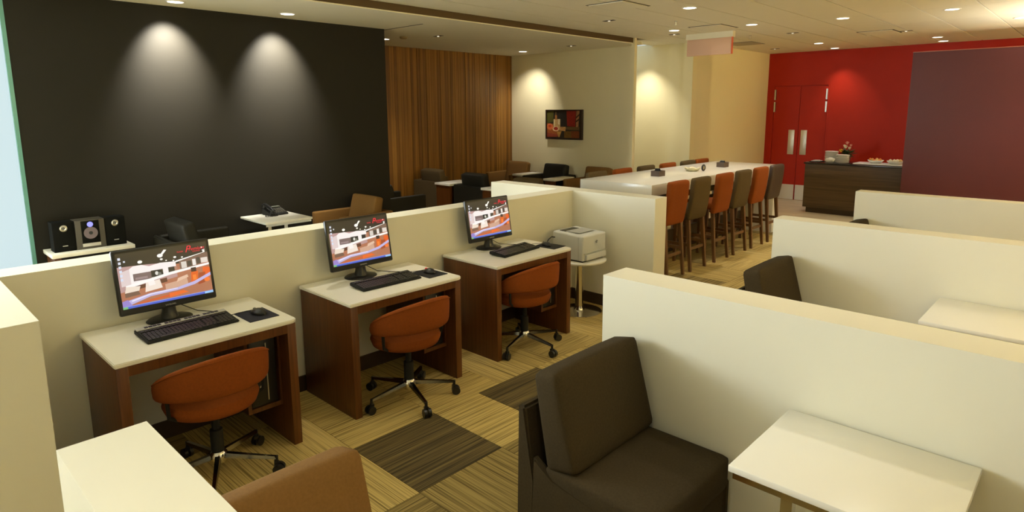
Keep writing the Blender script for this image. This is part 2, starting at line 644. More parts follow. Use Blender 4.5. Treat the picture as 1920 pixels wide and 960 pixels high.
# ------------------------------------------------------------------ red double door
dr = struct('door_1', RED, (-5.36, Y_RED - .004, 0, -5.325, Y_RED + .1, 2.41), (-4.255, Y_RED - .004, 0, -4.22, Y_RED + .1, 2.41),
            (-5.325, Y_RED - .004, 2.375, -4.255, Y_RED + .1, 2.41), (-5.325, Y_RED + .06, 0, -4.255, Y_RED + .1, 2.375))
for s, (a, b) in enumerate(((-5.318, -4.794), (-4.786, -4.262))):
    lf = bpart('door_leaf', RED, dr, a, Y_RED + .012, .008, b, Y_RED + .05, 2.368)
    bpart('kick_plate', STEEL, lf, a + .01, Y_RED + .006, .01, b - .01, Y_RED + .012, .325)
    px = (-4.985, -4.86) if s == 0 else (-4.735, -4.61)
    bpart('push_plate', STEEL, lf, px[0], Y_RED + .004, .96, px[1], Y_RED + .012, 1.47, bev=.002)
    hx = -5.31 if s == 0 else -4.285
    bpart('hinge', SILVER, lf, hx, Y_RED - .03, 2.09, hx + .03, Y_RED + .012, 2.30)
    bpart('hinge', SILVER, lf, hx, Y_RED - .03, 1.84, hx + .03, Y_RED + .012, 2.05)

# ------------------------------------------------------------------ ceiling fittings
def spot(parent, power, angle, blend, aim=None, r=.04):
    d = bpy.data.lights.new('lamp', 'SPOT')
    d.energy = power
    d.color = WARM
    d.spot_size = math.radians(angle)
    d.spot_blend = blend
    d.shadow_soft_size = r
    o = bpy.data.objects.new('lamp', d)
    COL.objects.link(o)
    o.parent = parent
    o.location = (0, 0, -.02)
    if aim:
        o.rotation_euler = Vector(aim).to_track_quat('-Z', 'Y').to_euler()
    return o


def downlight(x, y, z, label, power, angle=120, blend=.9, aim=None, R=.075):
    t = thing('ceiling_downlight', label, 'light', (x, y, z), 0, 'recessed round downlights')
    part('trim_ring', WHITE, t, lambda b: lathe(b, [(R - .004, -.001), (R - .002, -.006), (R + .012, -.005), (R + .016, 0), (R - .004, .0), (R - .004, -.001)], 28), 40)
    part('lens', LENS, t, lambda b: lathe(b, [(0, -.003), (R - .004, -.003), (R - .004, .0), (0, .0)], 28))
    spot(t, power, angle, blend, aim)
    return t


ML = [(-3.69, 6.85, 'round downlight in the tiled ceiling above the near end of the long table'),
      (-4.87, 8.60, 'round downlight in the tiled ceiling left of the hanging sign, nearest the soffit'),
      (-3.79, 8.79, 'round downlight in the tiled ceiling right of the middle square vent'),
      (-2.70, 9.03, 'round downlight in the tiled ceiling left of the far square vent'),
      (-3.99, 12.11, 'round downlight in the tiled ceiling in front of the red double door'),
      (-2.28, 12.52, 'round downlight in the ceiling before the red wall, right of the far square vent'),
      (-1.55, 9.16, 'round downlight in the bright band of ceiling at upper right'),
      (-1.04, 10.66, 'round downlight at the right edge of the tiled ceiling')]
for x, y, l in ML:
    downlight(x, y, ZC, l, P_MAIN * (.55 if y > 11.5 else 1), 88)
downlight(-4.08, 13.30, ZC, 'round downlight washing the red wall, closest above the red door', P_WASH * .5, 84, .9, (.12, .12, -1))
downlight(-2.33, 13.30, ZC, 'round downlight washing the red wall above the buffet counter end', P_WASH * .2, 95, .8)
# lamps above the top edge of the picture
for x, y, p, l in [(-4.52, .6, .45, 'ceiling downlight behind the nearest desk, above the picture'), (-4.52, 2.6, 1.1, 'ceiling downlight behind the middle desk, above the picture'),
                   (-4.52, 4.6, 1.0, 'ceiling downlight behind the farthest desk, above the picture'), (-2.2, 2.9, .45, 'ceiling downlight over the aisle, above the picture'),
                   (-2.4, 5.4, .6, 'ceiling downlight over the aisle end, above the picture'), (-.7, .9, .55, 'ceiling downlight over the front booth, above the picture'),
                   (-.7, 3.45, .75, 'ceiling downlight over the middle booth, above the picture'), (-.7, 5.7, .38, 'ceiling downlight over the far booth, above the picture'),
                   (1.2, 3.45, .45, 'ceiling downlight over the booths, right of the picture'), (1.2, 5.7, .4, 'ceiling downlight over the far booths, right of the picture'),
                   (.6, 8.2, .9, 'ceiling downlight before the maroon divider, right of the picture'), (-.9, -.8, .6, 'ceiling downlight behind the view')]:
    downlight(x, y, ZC, l, P_MAIN * p, 72 if x < -4 else 88)
# alcove lights close to the walls
downlight(-6.77, 2.38, ZD, 'lowered ceiling downlight making the left pool of light on dark wall', 560, 74, 1.0, (-.62, 0, -1))
downlight(-6.74, 3.52, ZD, 'lowered ceiling downlight making the right pool of light on dark wall', 560, 74, 1.0, (-.62, 0, -1))
downlight(-8.05, 5.72, ZD, 'lowered ceiling downlight beside the end of the dark wall', P_WASH * 1.7, 96, .9)
downlight(-8.00, 8.72, ZD, 'lowered ceiling downlight above the framed painting', P_WASH * 1.0, 84, .9, (-.28, .50, -1))
downlight(-6.35, 9.95, ZC, 'corridor downlight hidden behind the beige fin, washing the yellow wall', P_WASH * 1.25, 92, .8)


def uplighter(y, k, l):  # fill light out of view, added to lift the ceiling and walls
    t = thing('fill_uplighter', l, 'light', (X_R, y, 2.05))
    part('bowl', WHITE, t, lambda b: xform_half(b), 50)
    part('lens', LENS, t, lambda b: box(b, -.14, -.13, .118, -.03, .13, .122))
    d = bpy.data.lights.new('lamp', 'SPOT')
    d.energy, d.color, d.spot_size, d.spot_blend, d.shadow_soft_size = P_UP * k, AMBER, math.radians(150), .9, .08
    o = bpy.data.objects.new('lamp', d)
    COL.objects.link(o)
    o.parent = t
    o.location = (-.10, 0, .16)
    o.rotation_euler = Vector((-.75, 0, 1)).to_track_quat('-Z', 'Y').to_euler()


def xform_half(b):
    lathe(b, [(0, 0), (.06, .005), (.13, .05), (.16, .12), (.15, .12), (.12, .055), (.05, .015), (0, .012)], 24)
    for v in b.verts:
        v.co.x = min(0, v.co.x)


for y, k, l in ((3.4, 1.15, 'unseen fill uplighter added on the right wall beside the front booths'), (6.2, .35, 'unseen fill uplighter added on the right wall beside the middle booths'),
                (8.5, 1.05, 'unseen fill uplighter added on the right wall beside the far booths'), (12.6, 1.9, 'unseen fill uplighter added on the right wall behind the maroon divider')):
    uplighter(y, k, l)
t = thing('fill_floor_lamp', 'tall white floor lamp added as fill uplight before the maroon divider, right of the picture', 'lamp', (.45, 10.2, 0))  # unseen lamp, added to brighten the ceiling towards the right
part('base', WHITE, t, lambda b: lathe(b, [(0, 0), (.15, 0), (.15, .02), (0, .025)], 28), 40)
part('pole', WHITE, t, lambda b: lathe(b, [(0, .02), (.015, .02), (.015, 1.7), (0, 1.7)], 14), 40)
part('shade', WHITE, t, lambda b: lathe(b, [(0, 1.68), (.05, 1.69), (.15, 1.80), (.145, 1.80), (.045, 1.70), (0, 1.695)], 28), 50)
spot(t, P_UP * 1.35, 150, .9, (0, 0, 1), .08).location = (0, 0, 1.82)


def accent(x, y, z, label, lit=True):
    t = thing('accent_light', label, 'light', (x, y, z), 0, 'small adjustable accent lights')
    part('slot', BLACKM, t, lambda b: box(b, -.085, -.03, -.003, .085, .03, 0, bev=.001))
    part('bulb', LENSD if lit else GREYP, t, lambda b: lathe(b, [(0, -.012), (.012, -.010), (.018, -.003), (.018, -.001), (0, -.001)], 14), 50)
    return t


for x, y, z, l in [(-4.95, 7.06, ZC, 'small accent light slot left of the nearest square vent'),
                   (-5.12, 9.05, ZC, 'small accent light slot beside the top of the beige fin'),
                   (-3.75, 10.2, ZC, 'small accent light slot between long table and red door ceiling'),
                   (-2.45, 11.2, ZC, 'small accent light slot right of the far square vent'),
                   (-4.95, 12.6, ZC, 'small accent light slot in the ceiling corner by the red wall'),
                   (-7.20, 6.05, ZD, 'small accent light slot in the lowered ceiling before the wood wall'),
                   (-6.75, 8.55, ZD, 'small accent light slot in the lowered ceiling right of the painting')]:
    accent(x, y, z, l)
for (x, y), l in zip(VENTS, ('square ceiling vent nearest the camera, at the top edge',
                             'square ceiling vent above the middle of the long table',
                             'square ceiling vent in front of the red wall')):
    t = thing('ceiling_vent', l, 'vent', (x, y, ZC), 0, 'square ceiling vents')
    def rim(b):
        for q in ((-.25, -.27, .25, -.248), (-.25, .248, .25, .27), (-.25, -.248, -.225, .248), (.225, -.248, .25, .248)):
            box(b, q[0], q[1], -.004, q[2], q[3], 0)
    part('frame', mat('vent_slot', (0.10, 0.085, 0.05), .8), t, rim)
    bpart('panel', CEIL, t, -.225, -.248, -.010, .225, .248, -.002)
for x, y, l in [(-4.35, 7.72, 'small pendant sprinkler head between the two nearer vents'), (-4.35, 10.05, 'small pendant sprinkler head right of the hanging sign')]:
    t = thing('sprinkler', l, 'sprinkler', (x, y, ZC))
    part('stem', SILVER, t, lambda b: lathe(b, [(0, 0), (.02, 0), (.02, -.006), (.008, -.01), (.007, -.05), (0, -.05)], 12))
    part('deflector', SILVER, t, lambda b: lathe(b, [(0, -.052), (.024, -.052), (.024, -.056), (0, -.056)], 12))
t = tag(part('smoke_detector', mat('detector_beige', (.35, .25, .12), .6), None, lambda b: lathe(b, [(0, 0), (.055, 0), (.055, -.02), (.04, -.032), (0, -.034)], 20), 40),
        'small round smoke detector on the lowered ceiling by the dark wall end', 'detector')
t.location = (-7.62, 5.75, ZD)
gr = thing('return_grille', 'flat dark return grille in the ceiling right of the hanging sign', 'vent', (-4.95, 11.2, ZC))
bpart('frame', GREYP, gr, -.26, -.28, -.006, .26, .28, 0)
for k in range(8):
    bpart('louvre', mat('grille_tan', (.42, .35, .22), .6), gr, -.24, -.26 + k * .066, -.010, .24, -.26 + k * .066 + .05, -.006)
tag(bpart('ceiling_slot', BLACKM, None, -8.0, 5.085, ZD - .003, -6.35, 5.10, ZD), 'thin dark slot across the lowered ceiling by the dark wall', 'slot')
# hanging sign
sg = thing('hanging_sign', 'blank pale pink box sign hanging from the tiled ceiling', 'sign', (-4.62, 9.3, ZC))
bpart('mount', CEIL, sg, -.40, -.06, -.085, .36, .02, 0)
bpart('sign_face', SIGNP, sg, -.385, -.05, -.33, .335, -.01, -.085, bev=.004)
bpart('side_edge', SIGNR, sg, .335, -.05, -.33, .347, -.01, -.085)

# ------------------------------------------------------------------ painting
pt = thing('painting', 'small framed still life painting hanging on the beige wall', 'painting', (-7.47, Y_PIC - .025, 1.36))
PW, PH = .86, .55
def fr(b):
    box(b, -PW / 2, -.03, 0, PW / 2, .025, .022)
    box(b, -PW / 2, -.03, PH - .022, PW / 2, .025, PH)
    box(b, -PW / 2, -.03, .022, -PW / 2 + .022, .025, PH - .022)
    box(b, PW / 2 - .022, -.03, .022, PW / 2, .025, PH - .022)
part('frame', mat('frame_dark', (0.022, 0.010, 0.006), .4), pt, fr)
L = [((38, 30, 20), rect(0, 0, 1, 1)), ((75, 72, 22), [(0, .55), (.18, .6), (.2, 1), (0, 1)]), ((40, 36, 30), rect(.3, .35, .62, 1)),
     ((140, 30, 16), [(.6, .45), (.83, .42), (.85, 1), (.58, 1)]), ((165, 120, 75), [(.85, .42), (.92, .42), (.95, 1), (.86, 1)]),
     ((60, 30, 18), [(.85, .58), (.95, .68), (.95, .74), (.85, .64)]), ((60, 30, 18), [(.85, .72), (.95, .84), (.95, .9), (.85, .78)]),
     ((150, 80, 35), [(0, .05), (.35, .1), (.36, .4), (.2, .52), (0, .55)]), ((205, 110, 60), disc(.09, .42, .1, 1.2)),
     ((180, 60, 25), disc(.09, .44, .045, 1.2)), ((185, 150, 95), rect(.2, .33, .4, .7)), ((210, 190, 140), rect(.2, .4, .24, .68)),
     ((215, 195, 150), rect(.33, .5, .39, .7)), ((165, 105, 50), rect(.245, .68, .3, .84)), ((120, 95, 55), rect(.255, .84, .28, .98)),
     ((100, 80, 45), [(.55, .32), (.95, .3), (.95, .42), (.58, .42)]), ((225, 185, 140), disc(.27, .34, .1, .9)), ((160, 40, 20), disc(.27, .35, .065, 1.0)),
     ((190, 140, 80), [(.36, .28), (.55, .26), (.56, .42), (.4, .42)]), ((105, 75, 20), rect(.52, .02, .75, .26)), ((115, 55, 18), rect(.72, .02, .95, .27)),
     ((175, 130, 60), [(.3, .24), (.44, .26), (.38, .04), (.35, .04)]), ((140, 60, 40), [(0, .03), (.33, .05), (.33, .12), (0, .2)])]
picture('canvas', CANVAS, pt, PW - .044, PH - .044, L, lambda x, z, d: (x, -.012 - d, z + .022))

# ------------------------------------------------------------------ workstations
def keyboard_keys(b, L, rows, y0, x0, dx, kw, z):
    for r in range(rows):
        for k in range(int(L / kw)):
            if 13 <= k < 14 and r != 0:
                continue
            yy = y0 + k * kw
            box(b, x0 - r * dx - dx * .82, yy, z, x0 - r * dx, yy + kw * .82, z + .006)


SCREEN_L = [((176, 112, 84), rect(0, 0, 1, .72)), ((32, 28, 29), rect(0, .66, 1, 1)),
            ((186, 150, 148), [(0, .3), (.62, .42), (.62, .70), (.3, .74), (0, .76)]),
            ((245, 238, 236), [(.10, .36), (.62, .50), (.62, .71), (.45, .73), (.33, .70), (.25, .745), (.16, .74), (.10, .68)]),
            ((222, 205, 205), [(.02, .40), (.12, .42), (.12, .70), (.02, .66)]),
            ((118, 98, 98), rect(.15, .47, .34, .60)), ((150, 130, 132), rect(.17, .49, .3, .53)), ((36, 36, 36), rect(.34, .485, .47, .61)),
            ((220, 220, 215), disc(.40, .55, .018, 2.0)), ((110, 112, 105), disc(.43, .53, .02, 1.6)), ((38, 34, 34), rect(.53, .52, .60, .62)), ((175, 130, 110), rect(.60, .53, .63, .62)),
            ((120, 92, 80), [(.66, .52), (1, .62), (1, .80), (.66, .70)]), ((215, 208, 200), rect(.68, .56, .74, .68)), ((60, 56, 54), rect(.75, .58, .80, .68)),
            ((235, 230, 225), rect(.81, .58, .85, .70)), ((70, 62, 58), rect(.86, .6, .9, .72)), ((225, 215, 205), rect(.91, .6, .99, .70)),
            ((250, 246, 244), [(.62, .69), (.97, .80), (.97, .87), (.94, .80), (.62, .72)]),
            ((250, 246, 244), [(.06, .36), (.55, .48), (1, .55), (1, .59), (.55, .53), (.06, .41)]),
            ((95, 55, 42), [(.05, .30), (.5, .36), (.5, .44), (.05, .36)]),
            ((236, 220, 204), [(.04, .27), (.19, .29), (.21, .37), (.06, .39)]), ((120, 90, 75), [(.04, .2), (.2, .22), (.18, .29), (.04, .28)]),
            ((240, 226, 214), [(.25, .24), (.44, .27), (.42, .43), (.27, .41)]), ((248, 240, 235), [(.30, .34), (.37, .35), (.36, .43), (.29, .42)]),
            ((208, 165, 140), [(.47, .18), (.73, .22), (.72, .38), (.60, .34), (.47, .32)]), ((226, 190, 165), [(.60, .32), (.74, .38), (.73, .43), (.62, .39)]),
            ((225, 95, 30), [(.76, .24), (.84, .28), (.86, .46), (.78, .48)]), ((240, 130, 50), [(.79, .3), (.83, .3), (.83, .4), (.79, .4)]),
            ((60, 40, 36), rect(.78, .46, .84, .54)), ((230, 95, 35), [(.90, .30), (1, .32), (1, .50), (.92, .52)]), ((165, 70, 35), [(.84, .2), (.92, .22), (.94, .42), (.86, .42)]),
            ((235, 105, 40), [(.5, .06), (.72, .10), (.66, .15), (.5, .14)]), ((215, 90, 40), [(.12, .05), (.5, .08), (.5, .12), (.2, .08)]),
            ((188, 180, 226), [(.03, .06), (.08, .06), (.3, .15), (.6, .17), (.8, .22), (1, .34), (1, .40), (.8, .28), (.6, .22), (.3, .21), (.05, .14)]),
            ((228, 224, 246), [(.1, .11), (.3, .18), (.6, .20), (.6, .215), (.3, .20), (.1, .14)]), ((150, 130, 205), [(0, .045), (.1, .045), (.06, .16), (0, .14)]),
            ((245, 120, 50), disc(.95, .27, .035, 1.2)), ((70, 96, 205), rect(0, 0, 1, .045)), ((140, 160, 240), rect(0, .036, 1, .046)), ((120, 190, 120), rect(0, 0, .05, .04)), ((150, 200, 245), rect(.9, 0, 1, .04))]
for u, v, r in ((.24, .80, .026), (.46, .86, .032), (.47, .79, .016), (.62, .79, .017), (.52, .755, .01), (.60, .73, .012), (.94, .90, .012), (.70, .77, .012), (.95, .84, .012)):
    SCREEN_L.append(((255, 252, 245), disc(u, v, r, 1.1)))
SCREEN_L.append(((255, 252, 245), [(.46, .87), (.49, .87), (.54, .95), (.51, .96)]))
for k in range(6):
    SCREEN_L.append(((215, 222, 240), rect(.018, .88 - k * .075, .045, .925 - k * .075)))
SCREEN_L.append(((215, 222, 240), rect(.07, .83, .09, .86)))


def make_desk():
    t = thing('computer_desk', '', 'desk')
    # origin: front left corner of the top on the floor plan; x towards the wall is negative, y along the row
    W, D = .91, .625
    bm = bmesh.new()
    v = prism(bm, [(0, 0), (0, W - .03), (-.012, W - .008), (-.03, W), (-D, W), (-D, 0)], 'z', .728, .75)
    bmesh.ops.bevel(bm, geom=list(bm.edges), offset=.004, segments=2, affect='EDGES')
    link('tabletop', bm, WHITE, t, 40)
    for a, b in ((.008, .058), (W - .062, W - .012)):
        bpart('side_panel', DESKW, t, -D + .005, a, 0, -.010, b, .728, bev=.002)
    bpart('apron', DESKW, t, -.035, .058, .675, -.012, W - .062, .728)
    bpart('back_rail', DESKW, t, -D + .02, .058, .55, -D + .04, W - .062, .728)
    # cradle for the computer at the right inner side
    def cr(b):
        x0, x1, y0, y1, z0, z1 = -.56, -.12, W - .265, W - .0625, .22, .728
        box(b, x0, y0, z0, x1, y1, z0 + .025)
        box(b, x0, y0, z0 + .025, x1, y0 + .02, z1)
        box(b, x0, y1 - .012, z0 + .025, x1, y1, z1)
    part('computer_cradle', DESKW, t, cr)
    return t


desk0 = make_desk()
# front-left corner positions of the three desks
DY = [.725, 1.972, 3.225]
DX = -3.225
DW = ['left', 'middle', 'right']
for k, y in enumerate(DY):
    lab = ['wooden computer desk with white top nearest the camera, beside the end wall',
           'wooden computer desk with white top in the middle of the row',
           'wooden computer desk with white top farthest along, beside the printer stand'][k]
    if k == 0:
        desk0.location = (DX, y, 0)
        tag(desk0, lab, 'desk', 'computer desks along the low wall')
    else:
        dup(desk0, (DX, y, 0), 0, lab, 'computer desks along the low wall')


def make_tower():
    t = thing('computer_tower', '', 'computer')
    bpart('case', BLACKM, t, -.42, -.08, 0, 0, .08, .40, bev=.006)
    bpart('front_panel', BLACK, t, 0, -.075, .01, .008, .075, .39, bev=.003)
    bpart('trim_strip', SILVER, t, .008, .018, .03, .011, .024, .37)
    bpart('drive_door', GREYP, t, .008, -.06, .31, .011, .005, .34)
    part('power_button', SILVER, t, lambda b: xform_all(b, lathe(b, [(0, 0), (.008, 0), (.008, .004), (0, .004)], 12), Matrix.Translation((.010, -.02, .12)) @ Matrix.Rotation(PI / 2, 4, 'Y')))
    return t


def xform_all(b, _, M):
    for v in b.verts:
        v.co = M @ v.co


tow = make_tower()
for k, y in enumerate(DY):
    loc = (DX - .13, y + .745, .245)
    lab = 'black computer tower in the cradle under the %s' % ['nearest desk', 'middle desk', 'farthest desk, by the printer stand'][k]
    if k == 0:
        tow.location = loc
        tag(tow, lab, 'computer', 'computer towers under the desks')
    else:
        dup(tow, loc, 0, lab, 'computer towers under the desks')

# monitors: origin at the centre of the base on the desk, the screen faces +x
TILT = math.radians(10)


def make_monitor():
    t = thing('monitor', '', 'monitor')
    W, H, z0 = .50, .352, .08
    M = Matrix.Translation((.045, 0, z0)) @ Matrix.Rotation(-TILT, 4, 'Y')
    bm = bmesh.new()
    box(bm, -.03, -W / 2, 0, 0, W / 2, H, bev=.010, seg=3)
    vs = box(bm, -.055, -W / 2 + .07, .05, -.03, W / 2 - .07, H - .05, bev=.008)
    xform(bm.verts, M)
    link('casing', bm, BLACK, t, 35)
    b = .018
    picture('screen', SCREEN, t, W - 2 * b, H - .018 - .036, SCREEN_L, lambda x, z, d: M @ Vector((.0008 + d, x, z + .036)))
    R = M.to_3x3() @ Matrix(((0, 0, 1), (1, 0, 0), (0, 1, 0)))
    e = R.to_euler()
    text('logo_text', 'remium', .027, LOGOR, t, M @ Vector((.0048, .174, .303)), e, .35)
    text('logo_text', 'P', .052, LOGOR, t, M @ Vector((.0048, .124, .304)), e, .35)
    text('logo_text', 'PLAZA', .011, LOGOR, t, M @ Vector((.0048, .086, .296)), e)
    text('logo_text', 'LOUNGE', .010, LOGOR, t, M @ Vector((.0048, .172, .288)), e)
    text('brand_text', 'SAMSUNG', .012, BRANDW, t, M @ Vector((.0006, 0, .016)), e)
    # neck and oval base
    bm = bmesh.new()
    prof = [(.052, .006), (.045, .02), (.036, .05), (.033, .09), (.034, .13), (0, .135)]
    lathe(bm, [(0, .006)] + prof, 24)
    link('stand_neck', bm, BLACK, t, 50)
    bm = bmesh.new()
    lathe(bm, [(0, 0), (.118, 0), (.12, .004), (.112, .010), (.06, .014), (0, .016)], 40)
    for v in bm.verts:
        v.co.x *= .80
    link('base', bm, BLACK, t, 50)
    bm = bmesh.new()
    pts = [(-.03, .02, .10), (-.05, .09, .05), (-.03, .16, .005), (.06, .22, .004), (.13, .27, .004)]
    sm = []
    for i in range(len(pts) - 1):
        for q in range(6):
            a = q / 6
            sm.append(Vector(pts[i]).lerp(Vector(pts[i + 1]), a * a * (3 - 2 * a)))
    sm.append(Vector(pts[-1]))
    tube(bm, sm, .0025, 6)
    link('cable', bm, BLACKM, t, 60)
    return t


mon = make_monitor()
MLAB = ['black widescreen monitor on the nearest desk showing a lounge picture',
        'black widescreen monitor on the middle desk showing a lounge picture',
        'black widescreen monitor on the farthest desk, before the corner of low walls']
for k, (x, y) in enumerate(((-3.752, 1.139), (-3.752, 2.392), (-3.752, 3.655))):
    if k == 0:
        mon.location = (x, y, .75)
        tag(mon, MLAB[0], 'monitor', 'monitors on the computer desks')
    else:
        dup(mon, (x, y, .75), 0, MLAB[k], 'monitors on the computer desks')


def make_keyboard(silver):
    t = thing('keyboard', '', 'keyboard')
    L, D = .47, .19 if silver else .165
    bm = bmesh.new()
    prism(bm, [(D / 2, 0), (D / 2, .012), (-D / 2, .034), (-D / 2, .010)], 'y', -L / 2, L / 2)
    bmesh.ops.bevel(bm, geom=list(bm.edges), offset=.004, segments=2, affect='EDGES')
    link('body', bm, BLACKM, t, 40)
    sl = (.034 - .012) / D
    def keys(b):
        z = lambda x: .012 + (D / 2 - x) * sl
        for r in range(6):
            x1 = D / 2 - .012 - r * .0195 - (.010 if r == 5 else 0)
            y = -L / 2 + .012
            k = 0
            while y < L / 2 - .02:
                wd = .019
                if r == 0 and 3 <= k < 4:
                    wd = .115
                if .285 < y + L / 2 < .298 or .355 < y + L / 2 < .365:
                    y += .010
                if y + wd < L / 2 - .008:
                    vs = box(b, x1 - .0165, y, 0, x1, y + wd - .0025, .008, bev=.0015, seg=1)
                    for v in vs:
                        v.co.z += z(v.co.x) - .001
                y += wd
                k += 1
    ko = part('keys', BLACK, t, keys)
    ko['kind'] = 'stuff'
    if silver:
        def bar(b):
            vs = box(b, -D / 2 + .001, -L / 2 + .004, 0, -D / 2 + .034, L / 2 - .004, .0045, bev=.001, seg=1)
            for v in vs:
                v.co.z += .012 + (D / 2 - v.co.x) * sl - .0005
        part('silver_bar', mat('silver_plastic', (.42, .41, .37), .45), t, bar)['label'] = 'silver grey strip along the back'
        def hot(b):
            for g in range(4):
                for q in range(4):
                    y = -L / 2 + .045 + g * .10 + q * .021
                    vs = box(b, -D / 2 + .008, y, 0, -D / 2 + .026, y + .018, .006, bev=.001, seg=1)
                    for v in vs:
                        v.co.z += .012 + (D / 2 - v.co.x) * sl
        h = part('hotkeys', BLACK, t, hot)
        h['kind'] = 'stuff'
    for s in (-1, 1):
        bpart('foot', BLACKM, t, -D / 2 + .012, s * .19 - .012, 0, -D / 2 + .022, s * .19 + .012, .014)
    return t


kb = make_keyboard(True)
kb.location = (-3.50, 1.150, .75)
kb.rotation_euler = (0, 0, math.radians(1.5))
tag(kb, 'black keyboard with silver hotkey strip on the nearest desk', 'keyboard', 'keyboards on the computer desks')
kb2 = make_keyboard(False)
kb2.location = (-3.475, 2.415, .75)
kb2.rotation_euler = (0, 0, math.radians(-1))
tag(kb2, 'all black keyboard on the middle desk', 'keyboard', 'keyboards on the computer desks')
dup(kb2, (-3.485, 3.70, .75), math.radians(5), 'all black keyboard set askew on the farthest desk', 'keyboards on the computer desks')


def make_mouse(red):
    t = thing('mouse', '', 'mouse')
    bm = bmesh.new()
    lathe(bm, [(0, 0), (.92, 0), (1, .18), (.92, .55), (.65, .85), (.3, .98), (0, 1)], 24)
    for v in bm.verts:
        v.co = Vector((v.co.x * .056, v.co.y * .033, v.co.z * .036 * (1 - .22 * v.co.x * -1 * 0 - .18 * max(0, -v.co.x))))
    link('body', bm, BLACK, t, 50)
    part('scroll_wheel', REDL if red else GREYP, t, lambda b: xform_all(b, lathe(b, [(0, -.004), (.010, -.004), (.010, .004), (0, .004)], 14), Matrix.Translation((-.032, 0, .024)) @ Matrix.Rotation(PI / 2, 4, 'X')))
    bm = bmesh.new()
    pts = [Vector((-.054, 0, .010)), Vector((-.085, -.01, .006)), Vector((-.12, -.06, .004)), Vector((-.15, -.13, .004))]
    if not red:
        pts = [Vector((-.054, 0, .010)), Vector((-.09, -.005, .006)), Vector((-.11, -.05, .004)), Vector((-.115, -.11, .004))]
    tube(bm, pts, .002, 6)
    link('cable', bm, BLACKM, t, 60)
    return t


m1 = make_mouse(False)
m1.location = (-3.455, 1.515, .754)
m1.rotation_euler = (0, 0, .25)
tag(m1, 'black mouse on the navy pad of the nearest desk', 'mouse', 'mice on the computer desks')
m2 = make_mouse(True)
m2.location = (-3.455, 2.77, .754)
m2.rotation_euler = (0, 0, .1)
tag(m2, 'black mouse with red scroll wheel on the middle desk', 'mouse', 'mice on the computer desks')
dup(m1, (-3.435, 4.035, .754), -.15, 'black mouse on the pad of the farthest desk, by the printer', 'mice on the computer desks')
PADW = .215
for k, (x, y, rz, m, l) in enumerate(((-3.457, 1.503, 0.0, NAVY, 'navy mouse pad on the nearest desk'), (-3.455, 2.765, .02, mat('black_pad', (.010, .010, .011), .9), 'black mouse pad on the middle desk'),
                                   (-3.41, 4.055, .06, mat('black_pad2', (.010, .010, .011), .9), 'black mouse pad on the farthest desk'))):
    o = bpart('mouse_pad', m, None, -PADW / 2, -.085, 0, PADW / 2, .085, .004, bev=.001, seg=1)
    o.location = (x, y, .75)
    o.rotation_euler = (0, 0, rz)
    tag(o, l, 'mouse pad', 'mouse pads on the computer desks')


